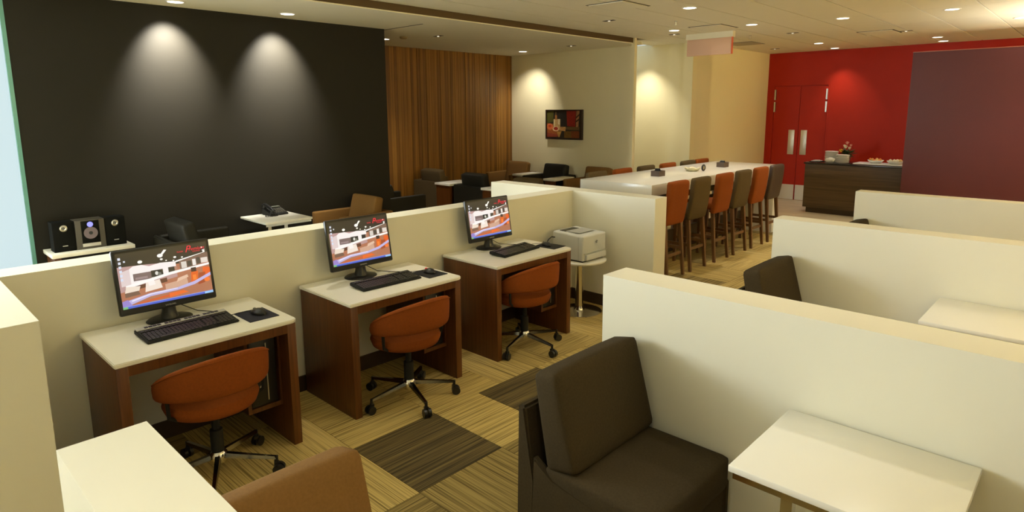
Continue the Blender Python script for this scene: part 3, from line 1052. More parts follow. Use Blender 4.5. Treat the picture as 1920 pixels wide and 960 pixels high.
# ------------------------------------------------------------------ swivel chairs
def make_swivel():
    """faces -x; origin on the floor under the column"""
    t = thing('swivel_chair', '', 'chair')
    bm = bmesh.new()
    lathe(bm, [(0, .375), (.17, .38), (.215, .40), (.228, .435), (.218, .465), (.17, .482), (.1, .487), (0, .488)], 40)
    for v in bm.verts:
        v.co.x = v.co.x * 1.0 - .02
        v.co.y *= 1.02
    link('seat', bm, ORANGE, t, 50)
    # wrap round back shell: arc open to -x, crest in the middle, drooping towards the ends
    bm = bmesh.new()
    NA, NZ = 36, 8
    A = math.radians(93)
    def prof(k, tt):
        # closed rounded section: k in 0..1 around; returns (radial offset, height fraction)
        a = 2 * PI * k
        c, s = math.cos(a), math.sin(a)
        return (abs(c) ** .75 * math.copysign(1, c), abs(s) ** .45 * math.copysign(1, s))
    rings = []
    NS = 20
    for i in range(NA + 1):
        u = -1 + 2 * i / NA
        th = u * A
        e = abs(u)
        top = .745 - .165 * e ** 1.9
        bot = .535 - .035 * e ** 2.0
        R = .258 + .012 * (1 - e * e)
        end = 1.0
        if e > .86:
            q = (e - .86) / .14
            end = math.sqrt(max(0.0, 1 - q * q)) * .92 + .08
        zc, hz = (top + bot) / 2, (top - bot) / 2 * (.35 + .65 * end)
        ring = []
        for j in range(NS):
            ro, hf = prof(j / NS, u)
            z = zc + hz * hf
            rr = R + .022 * ro * (.5 + .5 * end) + .05 * (z - .55)
            ring.append(bm.verts.new((rr * math.cos(th) * 1.0 - .02, rr * math.sin(th), z)))
        rings.append(ring)
    for a, b in zip(rings, rings[1:]):
        for j in range(NS):
            bm.faces.new((a[j], a[(j + 1) % NS], b[(j + 1) % NS], b[j]))
    bm.faces.new(rings[0][::-1])
    bm.faces.new(rings[-1])
    bk = link('backrest', bm, ORANGE, t, 60)
    # welt seam along the outer top edge
    bm = bmesh.new()
    pts = []
    for i in range(NA + 1):
        u = -.9 + 1.8 * i / NA
        e = abs(u)
        top = .745 - .165 * e ** 1.9
        R = .258 + .012 * (1 - e * e) + .05 * (top - .55) + .020
        pts.append((R * math.cos(u * A) - .02, R * math.sin(u * A), top - .014))
    tube(bm, pts, .0035, 6)
    link('piping', bm, ORANGE, bk, 60)
    for s in (-1, 1):
        bm = bmesh.new()
        a = s * math.radians(74)
        tube(bm, [(.20 * math.cos(a), .20 * math.sin(a), .40), (.245 * math.cos(a), .245 * math.sin(a), .43), (.25 * math.cos(a), .25 * math.sin(a), .53)], .010, 8)
        link('back_bracket', bm, BLACKM, t, 60)
    part('gas_column', BLACKM, t, lambda b: lathe(b, [(0, .10), (.032, .10), (.032, .26), (.020, .265), (.020, .385), (0, .385)], 20), 40)
    hub = part('hub', CHROME, t, lambda b: lathe(b, [(0, .075), (.040, .075), (.046, .09), (.046, .125), (.034, .14), (0, .14)], 24), 40)
    for k in range(5):
        a = 2 * PI * k / 5
        c, s = math.cos(a), math.sin(a)
        bm = bmesh.new()
        n = 6
        pr = []
        for q in range(n + 1):
            f = q / n
            r = .035 + f * .265
            h = .128 - .030 * f
            wd = .017 - .006 * f
            th = .026 - .012 * f
            pr.append([bm.verts.new((r * c - sgn * wd * s, r * s + sgn * wd * c, z)) for sgn, z in ((-1, h - th), (1, h - th), (.7, h), (-.7, h))])
        for p, q in zip(pr, pr[1:]):
            for j in range(4):
                bm.faces.new((p[j], p[(j + 1) % 4], q[(j + 1) % 4], q[j]))
        bm.faces.new(pr[0])
        bm.faces.new(pr[-1][::-1])
        leg = link('leg', bm, mat('dark_chrome', (.33, .32, .30), .16, 1.0), t, 30)
        bm = bmesh.new()
        C = Vector((c * .30, s * .30, 0))
        tube(bm, [C + Vector((0, 0, .098)), C + Vector((0, 0, .062))], .010, 10)
        for sg in (-1, 1):
            a0 = C + Vector((-s, c, 0)) * (sg * .006) + Vector((c * .012, s * .012, .028))
            a1 = C + Vector((-s, c, 0)) * (sg * .024) + Vector((c * .012, s * .012, .028))
            tube(bm, [a0, a1], .028, 18)
        box(bm, C.x - .012, C.y - .012, .045, C.x + .012, C.y + .012, .066)
        link('caster', bm, BLACK, leg, 40)
    return t


sw = make_swivel()
SWL = ['orange fabric swivel chair at the nearest desk', 'orange fabric swivel chair at the middle desk', 'orange fabric swivel chair at the farthest desk']
SWP = [((-3.25, 1.155), -26, 0), ((-3.24, 2.40), -17, 0), ((-3.30, 3.61), -2, 0)]


def set_base_turn(root, deg):
    M = Matrix.Rotation(math.radians(deg), 4, 'Z')
    for ch in [o for o in COL.objects if o.parent == root and o.name.split('.')[0] in ('hub', 'leg')]:
        ch.rotation_euler = (0, 0, math.radians(deg))


for k, ((x, y), ph, rz) in enumerate(SWP):
    if k == 0:
        sw.location = (x, y, 0)
        tag(sw, SWL[0], 'chair', 'orange swivel chairs')
        r = sw
    else:
        r = dup(sw, (x, y, 0), 0, SWL[k], 'orange swivel chairs')
    set_base_turn(r, ph)

# wall outlets between the desks
for y, l in ((1.885, 'white wall outlet low on the partition, left of the middle desk'),):
    t = thing('wall_outlet', l, 'outlet', (-3.87, y, .42))
    bpart('plate', CHINA, t, 0, -.036, -.058, .006, .036, .058, bev=.002)
    for s in (-1, 1):
        bpart('socket', GREYP, t, .006, -.014, s * .024 - .012, .0075, .014, s * .024 + .012)

# ------------------------------------------------------------------ printer on its round stand
t = thing('pedestal_table', 'small round white pedestal table holding the printer', 'table', (-3.55, 4.66, 0))
part('tabletop', WHITE, t, lambda b: lathe(b, [(0, .498), (.245, .498), (.252, .504), (.252, .516), (.246, .52), (0, .52)], 48), 40)
part('pole', CHROME, t, lambda b: lathe(b, [(0, .012), (.055, .012), (.045, .03), (.038, .06), (.038, .48), (.05, .498), (0, .498)], 24), 40)
part('base', CHROME, t, lambda b: lathe(b, [(0, 0), (.215, 0), (.215, .006), (.19, .012), (.06, .018), (0, .018)], 48), 40)
pr = thing('printer', 'white laser printer on the round pedestal table', 'printer', (-3.56, 4.675, .52))
def pbody(b):
    vs = box(b, -.19, -.18, .012, .17, .18, .26, bev=.018, seg=3)
    # front face gently bowed out
    for v in vs:
        if v.is_valid and v.co.x > .1:
            v.co.x += .018 * (1 - (v.co.y / .18) ** 2)
        if v.is_valid and v.co.z > .22 and v.co.x > .1:
            v.co.z -= .012
part('body', PRINTP, pr, pbody, 40)
bpart('output_slot', BLACK, pr, -.150, -.12, .255, -.075, .08, .2635)
bpart('output_tray', PRINTD, pr, -.075, -.12, .259, .08, .12, .2625)
bpart('paper_drawer', PRINTP, pr, .172, -.15, .022, .196, .15, .075, bev=.004)
bpart('drawer_gap', PRINTD, pr, .165, -.165, .083, .184, .165, .088)
bpart('side_seam', PRINTD, pr, .118, -.1815, .02, .121, -.178, .235)
bpart('foot', BLACKM, pr, -.17, -.16, 0, .15, .16, .012)
def plogo(b):
    lathe(b, [(0, 0), (.014, 0), (.014, .002), (0, .002)], 20)
    for v in b.verts:
        v.co = Matrix.Translation((.186, .01, .18)) @ Matrix.Rotation(PI / 2, 4, 'Y') @ v.co
part('logo', mat('logo_grey', (.10, .10, .11), .4), pr, plogo)
text('logo_text', 'hp', .018, CHINA, pr, (.1885, .01, .180), (PI / 2, 0, PI / 2), .2)
bm = bmesh.new()
tube(bm, [(-.16, -.178, .20), (-.165, -.22, .21), (-.17, -.26, .19), (-.175, -.29, .15), (-.18, -.30, .08)], .005, 8)
link('cable', bm, BLACKM, pr, 60)


# ------------------------------------------------------------------ lounge seating
def make_lounge(fabric, arms, name, W=.62, D=.68, HB=.86, HA=.68):
    """faces +x; origin on the floor at the rear, centred on y"""
    t = thing(name, '', 'armchair')
    h = W / 2
    S = .455
    bm = bmesh.new()
    box(bm, .05, -h + .012, .06, D - .01, h - .012, S - .14, bev=.012)
    link('base', bm, fabric, t, 35)
    # raised rear panel with a forward slope down to the seat sides
    def rear(b):
        prism(b, [(0, .03), (.10, .03), (.10, S - .1), (.055, HA), (.012, HA)], 'y', -h, h)
        bmesh.ops.bevel(b, geom=list(b.edges), offset=.012, segments=2, affect='EDGES')
    part('rear_panel', fabric, t, rear, 35)
    if arms:
        for s in (-1, 1):
            y0, y1 = (h - .085, h) if s > 0 else (-h, -h + .085)
            part('arm', fabric, t, lambda b: box(b, .06, y0, .03, D, y1, HA, bev=.018, seg=3), 35)
        iw = W - .18
    else:
        def side(b, s):
            y0, y1 = (h - .035, h) if s > 0 else (-h, -h + .035)
            prism(b, [(.08, .03), (D, .03), (D, S - .115), (.20, S - .06), (.10, S + .02)], 'y', y0, y1)
            bmesh.ops.bevel(b, geom=list(b.edges), offset=.008, segments=2, affect='EDGES')
        for s in (-1, 1):
            part('side_panel', fabric, t, lambda b: side(b, s), 35)
        iw = W - .02
    def seat(b):
        vs = cushion(b, D - .145, iw, .15, .026, .008)
        xform(vs, Matrix.Translation((.145 + (D - .145) / 2 + .005, 0, S - .077)))
    part('seat_cushion', fabric, t, seat, 60)
    def back(b):
        vs = cushion(b, .15, iw, HB - S + .015, .026, .007)
        # wedge: thinner at the top, leaning back
        for v in vs:
            f = (v.co.z + .2) / .42
            v.co.x *= 1.08 - .28 * f
        M = Matrix.Translation((.195, 0, S + (HB - S) / 2 - .008)) @ Matrix.Rotation(math.radians(-13), 4, 'Y')
        xform(vs, M)
    part('back_cushion', fabric, t, back, 60)
    for sx in (.10, D - .06):
        for s in (-1, 1):
            bpart('foot', BLACKM, t, sx - .02, s * (h - .06) - .02, 0, sx + .02, s * (h - .06) + .02, .06)
    return t


slc = make_lounge(CHAR, False, 'lounge_chair')
slc.location = (-1.715, 2.125, 0)
tag(slc, 'large charcoal armless lounge chair in the foreground against the nearest booth wall', 'armchair', 'charcoal booth chairs')
dup(slc, (-1.79, 4.30, 0), 0, 'charcoal armless lounge chair against the middle booth wall', 'charcoal booth chairs')
dup(slc, (-1.83, 6.37, 0), 0, 'charcoal lounge chair mostly hidden, only its top showing by the farthest booth wall', 'charcoal booth chairs')
slb = make_lounge(BROWN, False, 'lounge_chair', W=.54)
slb.location = (-1.80, .73, 0)
tag(slb, 'brown fabric lounge chair at the bottom edge beside the white front partition', 'armchair')

ac_d = make_lounge(mat('black_leather', (.014, .0125, .008), .6, vary=.15, spec=.25), True, 'armchair', W=.70, D=.74)
ac_b = make_lounge(BROWN, True, 'armchair', W=.70, D=.74)
ac_t = make_lounge(TAUPE, True, 'armchair', W=.70, D=.74)
FACE_P, FACE_M = PI / 2, -PI / 2       # facing +y / -y
LOUNGE = [
    (ac_d, -6.55, 2.0, FACE_P, 'black armchair before the dark wall, left of the telephone table'),
    (ac_b, -6.74, 4.60, FACE_M, 'brown armchair before the dark wall, right of the telephone table'),
    (ac_d, -7.66, 5.10, FACE_P, 'black armchair at the end of the dark wall, only its arm showing'),
    (ac_t, -8.46, 6.75, FACE_P, 'taupe armchair seen from behind against the wood wall'),
    (ac_d, -7.35, 6.70, FACE_P, 'black armchair seen from behind in front of the wood wall'),
    (ac_t, -6.24, 6.75, FACE_P, 'taupe armchair whose top just shows above the low cross wall'),
    (ac_b, -8.45, 9.25, FACE_M, 'brown armchair in the corner of wood wall and beige wall'),
    (ac_d, -7.49, 9.25, FACE_M, 'black armchair under the framed painting'),
    (ac_b, -6.50, 9.22, FACE_M, 'brown armchair by the beige fin, beyond the long table'),
]
used = set()
LIFT = 1.06      # the chairs of the deep row are a little taller
for src, x, y, rz, lab in LOUNGE:
    if src.name not in used:
        used.add(src.name)
        src.location = (x, y, 0)
        src.rotation_euler = (0, 0, rz)
        tag(src, lab, 'armchair', 'armchairs in the lounge alcove')
        r = src
    else:
        r = dup(src, (x, y, 0), rz, lab, 'armchairs in the lounge alcove')
    r.scale = (1, 1, LIFT if y > 6 else 1)


def make_booth_table(sx, sy):
    t = thing('lounge_table', '', 'table')
    Z = .73
    bpart('tabletop', WHITE, t, -sx / 2, -sy / 2, Z - .024, sx / 2, sy / 2, Z, bev=.004)
    def rail(b):
        i = .012
        for q in ((-sx / 2 + i, -sy / 2 + i, sx / 2 - i, -sy / 2 + i + .03), (-sx / 2 + i, sy / 2 - i - .03, sx / 2 - i, sy / 2 - i),
                  (-sx / 2 + i, -sy / 2 + i + .03, -sx / 2 + i + .03, sy / 2 - i - .03), (sx / 2 - i - .03, -sy / 2 + i + .03, sx / 2 - i, sy / 2 - i - .03)):
            box(b, q[0], q[1], Z - .05, q[2], q[3], Z - .024)
    part('rail', CHROME, t, rail)
    for s in (-1, 1):
        bpart('leg', CHROME, t, s * (sx / 2 - .11) - .02, -.02, .015, s * (sx / 2 - .11) + .02, .02, Z - .024)
        bpart('foot', CHROME, t, s * (sx / 2 - .11) - .03, -sy / 2 + .05, 0, s * (sx / 2 - .11) + .03, sy / 2 - .05, .015)
    return t


bt = make_booth_table(.62, .55)
bt.location = (-.505, 2.172, 0)
tag(bt, 'white rectangular table in the foreground against the nearest booth wall', 'table', 'white tables with chrome frames')
bt2 = make_booth_table(.64, .60)
bt2.location = (-.365, 4.315, 0)
tag(bt2, 'white rectangular table against the middle booth wall at right edge', 'table', 'white tables with chrome frames')
ph_t = dup(bt, (-6.765, 3.25, 0), 0, 'white table with the telephone before the dark wall', 'white tables with chrome frames')


def make_side_table(sx, sy, Z=.73, panel=True):
    t = thing('side_table', '', 'table')
    bpart('tabletop', WHITE, t, -sx / 2, -sy / 2, Z - .035, sx / 2, sy / 2, Z, bev=.003)
    for s in (-1, 1):
        bpart('side_panel', DESKW, t, -sx / 2 + .02, s * (sy / 2 - .045) - .025, 0, sx / 2 - .02, s * (sy / 2 - .045) + .025, Z - .035)
    bpart('shelf', DESKW, t, -sx / 2 + .02, -sy / 2 + .07, .2, sx / 2 - .02, sy / 2 - .07, .225)
    return t


stt = make_side_table(.37, .66, .65)
stt.location = (-6.905, 1.47, 0)
tag(stt, 'narrow white topped table carrying the stereo before the dark wall', 'table')
s1 = make_side_table(.38, .56)
s2 = make_side_table(.25, .56)
for k, (x, y, lab) in enumerate([(-7.905, 6.93, 'white topped side table between the taupe and black armchairs'),
                                 (-6.80, 6.93, 'white topped side table right of the black armchair, cut by the low cross wall'),
                                 (-7.97, 8.80, 'white topped side table left of the black armchair under the painting'),
                                 (-7.0, 8.56, 'white topped side table right of the black armchair under the painting')]):
    if k in (0, 2):
        q = (s1, None, s2)[k]
        q.location = (x, y, 0)
        tag(q, lab, 'table', 'white topped side tables in the lounge alcove')
    else:
        dup(s1 if k == 1 else s2, (x, y, 0), 0, lab, 'white topped side tables in the lounge alcove')

# ------------------------------------------------------------------ telephone
ph = thing('desk_telephone', 'black desk telephone on the white table before the dark wall', 'telephone', (-6.93, 3.31, .73), math.radians(5))
def phb(b):
    prism(b, [(-.10, 0), (.10, 0), (.10, .02), (-.10, .085)], 'y', -.10, .12)
    bmesh.ops.bevel(b, geom=list(b.edges), offset=.006, segments=2, affect='EDGES')
part('body', BLACKM, ph, phb, 35)
def phh(b):
    tube(b, [(-.10, -.072, .115), (-.05, -.072, .118), (.05, -.072, .085), (.105, -.072, .055)], [.017, .019, .019, .017], 12)
    tube(b, [(-.085, -.072, .118), (-.09, -.072, .080)], .027, 14)
    tube(b, [(.088, -.072, .066), (.080, -.072, .030)], .027, 14)
part('handset', BLACK, ph, phh, 50)
bpart('display', mat('lcd_grey', (.20, .21, .18), .3), ph, -.085, -.01, .078, -.045, .10, .086)
def phk(b):
    for r in range(4):
        for c in range(5):
            x = -.03 + r * .028
            z = .0525 - x * .325
            box(b, x, -.025 + c * .027, z - .004, x + .018, -.008 + c * .027, z + .006)
kx = part('keys', GREYP, ph, phk)
kx['kind'] = 'stuff'
def phc(b):
    pts = []
    for k in range(90):
        f = k / 89
        a = f * 2 * PI * 14
        th = -2.2 + 3.9 * f
        c = Vector((.11 + .05 * math.cos(th), -.10 + .07 * math.sin(th), .012))
        pts.append(c + Vector((.004 * math.cos(a), 0, .006 * math.sin(a))))
    tube(b, pts, .0028, 5)
part('cord', BLACKM, ph, phc, 60)

# ------------------------------------------------------------------ stereo
STX = -6.86
SPK = mat('speaker_black', (0.006, 0.006, 0.005), 0.85, spec=0.12)
def make_speaker():
    t = thing('stereo_speaker', '', 'speaker')
    bpart('cabinet', SPK, t, -.15, -.085, 0, 0, .085, .27, bev=.004)
    bpart('grille', SPK, t, 0, -.08, .01, .004, .08, .262, bev=.002)
    def ring(b):
        lathe(b, [(.012, 0), (.028, .001), (.030, .006), (.020, .010), (.012, .004), (.012, 0)], 24)
        for v in b.verts:
            v.co = Matrix.Translation((.003, 0, .215)) @ Matrix.Rotation(PI / 2, 4, 'Y') @ v.co
    part('tweeter_ring', SILVER, t, ring, 50)
    def cone(b):
        lathe(b, [(0, .007), (.006, .006), (.012, .003), (.013, .001), (0, .001)], 20)
        for v in b.verts:
            v.co = Matrix.Translation((.003, 0, .215)) @ Matrix.Rotation(PI / 2, 4, 'Y') @ v.co
    part('tweeter_cone', GREYP, t, cone, 50)
    bpart('badge', SILVER, t, .004, -.02, .05, .0055, .02, .056)
    return t


sp = make_speaker()
sp.location = (STX + .04, 1.265, .65)
tag(sp, 'black stereo speaker left of the compact stereo', 'speaker', 'stereo speakers')
dup(sp, (STX + .04, 1.675, .65), 0, 'black stereo speaker right of the compact stereo', 'stereo speakers')
st = thing('compact_stereo', 'compact stereo with lit blue display between two black speakers', 'stereo', (STX, 1.47, .65))
bpart('body', mat('stereo_grey', (.07, .06, .045), .5), st, -.12, -.118, 0, .05, .118, .27, bev=.006)
bpart('front_panel', SPK, st, .05, -.072, .055, .055, .072, .262, bev=.002)
def dsc(r, z, x, th=.003):
    def f(b):
        lathe(b, [(0, 0), (r, 0), (r, th), (0, th)], 28)
        for v in b.verts:
            v.co = Matrix.Translation((x, 0, z)) @ Matrix.Rotation(PI / 2, 4, 'Y') @ v.co
    return f
part('display', BLUEL, st, dsc(.024, .228, .055), 50)['label'] = 'glowing round blue display'
part('disc_door', mat('disc_mauve', (.16, .12, .14), .25), st, dsc(.056, .148, .055), 50)
part('disc_hub', BLACK, st, dsc(.016, .148, .058), 50)
bpart('control_strip', mat('strip_silver', (.55, .52, .46), .4), st, .05, -.072, .022, .056, .072, .052, bev=.001)

# ------------------------------------------------------------------ long bar table and stools
bt0 = thing('bar_table', 'long white waterfall bar table with stools on both sides', 'table', (0, 0, 0))
BX0, BX1, BY0, BY1, BZ = -4.73, -3.72, 6.20, 9.87, 1.06
BARW = mat('bar_white', (.82, .79, .70), .22)
bpart('tabletop', BARW, bt0, BX0, BY0, BZ - .13, BX1, BY1, BZ, bev=.003)
bpart('end_panel', BARW, bt0, BX0 + .3, BY0, 0, BX1 - .3, BY0 + .10, BZ - .13)
bpart('end_panel', BARW, bt0, BX0, BY1 - .10, 0, BX1, BY1, BZ - .13)
bpart('centre_panel', BB, bt0, -4.24, BY0 + .102, 0, -4.21, BY1 - .10, .3)


def make_stool(fabric):
    """faces -x; origin on the floor under the seat centre"""
    t = thing('bar_stool', '', 'stool')
    h = .20
    def leg(b, p0, p1, w0=.042, w1=.032):
        vs0 = [b.verts.new((p0[0] + sx * w0 / 2, p0[1] + sy * w0 / 2, p0[2])) for sx, sy in ((-1, -1), (1, -1), (1, 1), (-1, 1))]
        vs1 = [b.verts.new((p1[0] + sx * w1 / 2, p1[1] + sy * w1 / 2, p1[2])) for sx, sy in ((-1, -1), (1, -1), (1, 1), (-1, 1))]
        for j in range(4):
            b.faces.new((vs0[j], vs0[(j + 1) % 4], vs1[(j + 1) % 4], vs1[j]))
        b.faces.new(vs0[::-1])
        b.faces.new(vs1)
    for s in (-1, 1):
        part('leg', STOOLW, t, lambda b: leg(b, (.165, s * (h - .03), .67), (.225, s * (h - .015), 0)))
        part('leg', STOOLW, t, lambda b: leg(b, (-.17, s * (h - .03), .67), (-.19, s * (h - .02), 0)))
        bpart('stretcher', STOOLW, t, -.165, s * (h - .026) - .01, .30, .185, s * (h - .026) + .01, .335)
    bpart('stretcher', STOOLW, t, .182, -h + .03, .25, .204, h - .03, .285)
    bpart('footrest', STOOLW, t, -.195, -h + .03, .20, -.170, h - .03, .235)
    def seat(b):
        vs = cushion(b, .43, .41, .10, .03, .012, 6)
        xform(vs, Matrix.Translation((0, 0, .715)))
    part('seat', fabric, t, seat, 60)
    def back(b):
        vs = cushion(b, .075, .415, .50, .028, .004, 8)
        for v in vs:
            f = (v.co.z + .25) / .5
            v.co.x += -.05 * (f - .5) ** 2
        M = Matrix.Translation((.21, 0, .862)) @ Matrix.Rotation(math.radians(7), 4, 'Y')
        xform(vs, M)
    part('backrest', fabric, t, back, 60)
    return t


S_OR = make_stool(ORANGE)
S_TP = make_stool(TAUPE)
S_DK = make_stool(mat('dark_brown_leather', (.055, .032, .018), .55, vary=.1))
NEAR = [(S_OR, 6.37, 'orange bar stool nearest the low cross wall'), (S_TP, 6.91, 'taupe bar stool, second from the low cross wall'),
        (S_OR, 7.535, 'orange bar stool, middle orange one of the near side'), (S_TP, 8.085, 'taupe bar stool, fourth from the low cross wall'),
        (S_OR, 8.65, 'orange bar stool, the far orange one on the near side'), (S_DK, 9.22, 'dark brown bar stool at the far end of the near side')]
used = set()
for src, y, lab in NEAR:
    if src.name in used:
        dup(src, (-3.71, y, 0), 0, lab, 'bar stools on the near side of the long table')
    else:
        used.add(src.name)
        src.location = (-3.71, y, 0)
        tag(src, lab, 'stool', 'bar stools on the near side of the long table')
FARS = [(S_TP, 6.67, 'taupe bar stool on the far side at the near end of long table'), (S_OR, 7.27, 'orange bar stool on the far side nearest the camera'),
        (S_TP, 7.87, 'taupe bar stool on the far side behind the nearer caddy'), (S_OR, 8.48, 'orange bar stool on the far side, middle of its row'),
        (S_TP, 9.10, 'taupe bar stool on the far side behind the cream dish'), (S_OR, 9.55, 'orange bar stool on the far side at the far end')]
for src, y, lab in FARS:
    dup(src, (-4.60, y, 0), PI, lab, 'bar stools on the far side of the long table')


def caddy(x, y, lab, white):
    t = thing('condiment_caddy', lab, 'caddy', (x, y, BZ), 0, 'condiment caddies on the long table')
    CW = mat('caddy_wood', (.09, .055, .03), .5)
    def bx(b):
        box(b, -.06, -.075, 0, .06, .075, .008)
        box(b, -.06, -.075, .008, -.052, .075, .07)
        box(b, .052, -.075, .008, .06, .075, .07)
        box(b, -.052, -.075, .008, .052, -.067, .07)
        box(b, -.052, .067, .008, .052, .075, .07)
    part('tray', CW, t, bx)
    for k in range(5):
        a = .3 * (k - 2)
        def pk(b, k=k, a=a):
            vs = box(b, -.032, -.004, 0, .032, .004, .085)
            xform(vs, Matrix.Translation((-.01 + .008 * (k % 2), -.05 + k * .025, .012)) @ Matrix.Rotation(a, 4, 'X'))
        part('packet', BLACKM if k != 2 or not white else CHINA, t, pk)
    return t


caddy(-4.20, 7.14, 'dark wooden caddy of black packets nearer on the long table', False)
caddy(-4.16, 8.90, 'dark wooden caddy with white packet farther on the long table', True)
bw = thing('serving_dish', 'cream scalloped dish in the middle of the long table', 'dish', (-4.19, 8.03, BZ))
def bwl(b):
    lathe(b, [(0, .004), (.045, .004), (.05, 0), (.06, 0), (.085, .02), (.11, .045), (.105, .045), (.08, .022), (.055, .010), (0, .010)], 36)
    for v in b.verts:
        r = math.hypot(v.co.x, v.co.y)
        if r > .07:
            a = math.atan2(v.co.y, v.co.x)
            v.co.z += .008 * math.cos(6 * a)
part('bowl', mat('cream_ceramic', (.72, .66, .42), .35), bw, bwl, 60)
for k in range(4):
    def sc(b, k=k):
        bmesh.ops.create_icosphere(b, subdivisions=2, radius=.022)
        xform(b.verts, Matrix.Translation((.03 * math.cos(k * 1.6), .03 * math.sin(k * 1.6), .028)))
    part('wrapped_sweet', mat('sweet_cream', (.75, .68, .45), .5), bw, sc, 60)
rg = thing('ring_ornament', 'small round black ring with pale centre standing beside the cream dish', 'ornament', (-4.06, 8.10, BZ))
def rgf(b):
    n = 24
    pts = [(.0, .035 * math.cos(2 * PI * k / n), .05 + .035 * math.sin(2 * PI * k / n)) for k in range(n + 1)]
    tube(b, pts, .013, 10)
part('ring', BLACK, rg, rgf, 60)
part('centre', mat('ring_tan', (.45, .38, .22), .5), rg, lambda b: tube(b, [(-.006, 0, .05), (.006, 0, .05)], .024, 18))

# ------------------------------------------------------------------ buffet counter
CX0, CX1, CY0, CY1, CZ = -4.10, -1.2, 12.2, 12.85, .93
ct = thing('buffet_counter', 'dark wood buffet counter in front of the red wall', 'counter', (0, 0, 0))
bpart('body', COUNTW, ct, CX0, CY0, .10, CX1, CY1, CZ - .03)
bpart('toe_kick', BB, ct, CX0 + .05, CY0 + .04, 0, CX1, CY1 - .04, .10)
bpart('countertop', mat('counter_dark_top', (.03, .024, .018), .18), ct, CX0 - .02, CY0 - .02, CZ - .03, CX1, CY1 + .02, CZ, bev=.003)


def at(px_x, y):
    return -3.4 + (px_x - 1580) * .0092 * (y / 12.4)


def plate_mesh(r):
    bm = bmesh.new()
    lathe(bm, [(0, 0), (r * .6, 0), (r * .95, .012), (r, .018), (r * .95, .018), (r * .6, .006), (0, .006)], 28)
    me = bpy.data.meshes.new('plate')
    bm.to_mesh(me)
    bm.free()
    me.materials.append(CHINA)
    me.polygons.foreach_set('use_smooth', [True] * len(me.polygons))
    return me


pm = plate_mesh(.115)
for x, y, n, lab, grp in ((-3.76, 12.54, 12, 'white china plate in the taller stack on the buffet counter', 'plates in the taller stack'),
                          (-3.53, 12.40, 9, 'white china plate in the lower stack by the flowers', 'plates in the lower stack')):
    for k in range(n):
        o = bpy.data.objects.new('plate', pm)
        COL.objects.link(o)
        o.location = (x + random.uniform(-.003, .003), y + random.uniform(-.003, .003), CZ + k * .0165)
        tag(o, lab, 'plate', grp)
# crumpled napkin bundle before the plates
def nap(b):
    bmesh.ops.create_icosphere(b, subdivisions=3, radius=1)
    rr = random.Random(3)
    for v in b.verts:
        d = 1 + .16 * math.sin(7 * v.co.x + 3) * math.cos(9 * v.co.y) + rr.uniform(-.05, .05)
        v.co = Vector((v.co.x * .085 * d, v.co.y * .05 * d, v.co.z * .05 * d))
        v.co.z = max(v.co.z, -.045)
    for v in b.verts:
        v.co.z += .045
o = part('napkin_bundle', mat('napkin_white', (.74, .70, .58), .8), None, nap, 60)
o.location = (-3.72, 12.36, CZ)
tag(o, 'crumpled white napkin bundle in front of the plate stacks', 'napkin')
# left tray of cutlery and napkins
tr = thing('cutlery_tray', 'flat dark tray with white napkins at left end of the counter', 'tray', (-3.93, 12.45, CZ))
bpart('tray', BLACKM, tr, -.14, -.14, 0, .05, .14, .012, bev=.003)
for k in range(5):
    bpart('napkin', CHINA, tr, -.13 + k * .02, -.08 + (k % 2) * .04, .012 + .006 * (k % 3), -.05 + k * .02, .06 + (k % 2) * .03, .020 + .006 * (k % 3))
# flower arrangement
fl = thing('flower_arrangement', 'flower arrangement with pink, cream and yellow blooms behind the plates', 'flowers', (-3.56, 12.74, CZ))
part('vase', mat('vase_dark', (.05, .035, .02), .3), fl, lambda b: lathe(b, [(0, 0), (.05, 0), (.07, .05), (.06, .11), (.05, .13), (.045, .13), (.05, .10), (0, .02)], 24), 50)
def leaves(b):
    rr = random.Random(11)
    for k in range(70):
        a = rr.uniform(0, 2 * PI)
        el = rr.uniform(-.2, 1.3)
        L = rr.uniform(.10, .21)
        d = Vector((math.cos(a) * math.cos(el), math.sin(a) * math.cos(el), math.sin(el)))
        s = d.cross(Vector((0, 0, 1))).normalized() * rr.uniform(.012, .022)
        o_ = Vector((0, 0, .13))
        m_ = o_ + d * L * .55
        e_ = o_ + d * L - Vector((0, 0, .03))
        v = [b.verts.new(p) for p in (o_, m_ - s, e_, m_ + s)]
        b.faces.new(v)
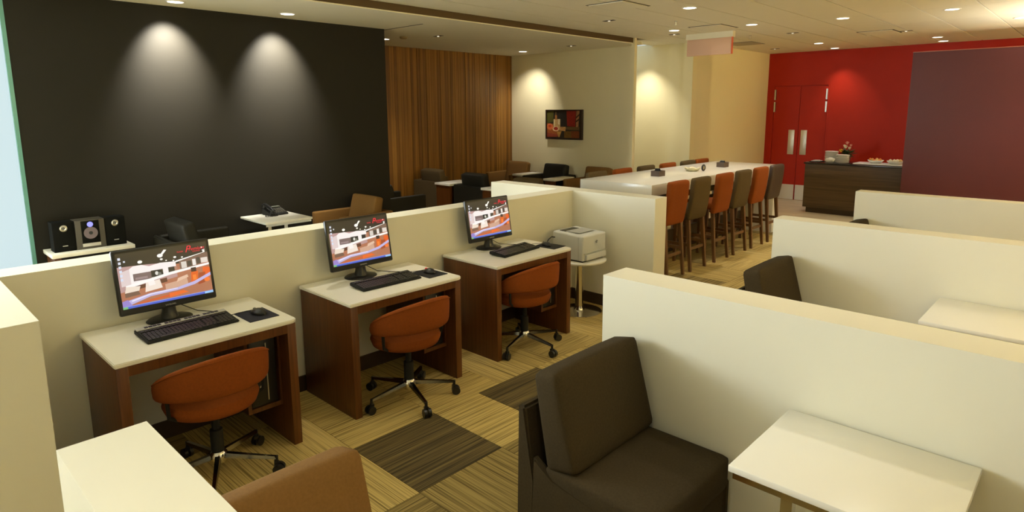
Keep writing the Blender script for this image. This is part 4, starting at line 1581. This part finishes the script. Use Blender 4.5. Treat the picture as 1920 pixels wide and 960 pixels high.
lv = part('foliage', GREEN, fl, leaves)
lv['kind'] = 'stuff'
for k, (x, y, z, r, m) in enumerate([(.0, -.02, .34, .040, PINKF), (-.01, -.06, .27, .045, CREAMF), (.05, -.04, .25, .035, CREAMF), (-.08, -.07, .20, .042, YELF), (.06, 0, .30, .03, PINKF), (-.05, .0, .29, .03, CREAMF)]):
    def bl(b, x=x, y=y, z=z, r=r):
        for q in range(9):
            a = q * 2.4
            el = .2 + .12 * q
            d = Vector((math.cos(a) * math.cos(el), math.sin(a) * math.cos(el), math.sin(el)))
            s = d.cross(Vector((0, 0, 1))).normalized() * r * .6
            c = Vector((x, y, z))
            v = [b.verts.new(p) for p in (c, c + d * r * .6 - s, c + d * r * 1.1, c + d * r * .6 + s)]
            b.faces.new(v)
        bmesh.ops.create_icosphere(b, subdivisions=1, radius=r * .55, matrix=Matrix.Translation((x, y, z)))
    part('bloom', m, fl, bl)
# food on white platters
pl = thing('platter', 'long white platter on the counter before the red wall', 'platter', (-2.97, 12.50, CZ))
part('platter', CHINA, pl, lambda b: box(b, -.36, -.20, 0, .42, .20, .018, bev=.008))
def dish(x, y, r, lab, foods, z=CZ):
    t = thing('food_bowl', lab, 'bowl', (x, y, z))
    part('bowl', CHINA, t, lambda b: lathe(b, [(0, 0), (r * .55, 0), (r * .8, .025), (r, .055), (r * .95, .055), (r * .75, .028), (0, .012)], 30), 50)
    rr = random.Random(int(r * 1000))
    for k in range(14):
        a, q = rr.uniform(0, 2 * PI), r * .7 * math.sqrt(rr.random())
        def fo(b, a=a, q=q):
            bmesh.ops.create_icosphere(b, subdivisions=1, radius=.028)
            xform(b.verts, Matrix.Translation((q * math.cos(a), q * math.sin(a), .045 + rr.uniform(0, .02))))
        part('food_piece', foods[k % len(foods)], t, fo, 60)
dish(-3.02, 12.52, .13, 'white bowl of orange and green fruit on the platter', [FOODO, FOODG, FOODO, FOODY], CZ + .018)
dish(-2.70, 12.48, .14, 'white bowl of pale food beside the maroon divider', [FOODY, CREAMF], CZ + .018)
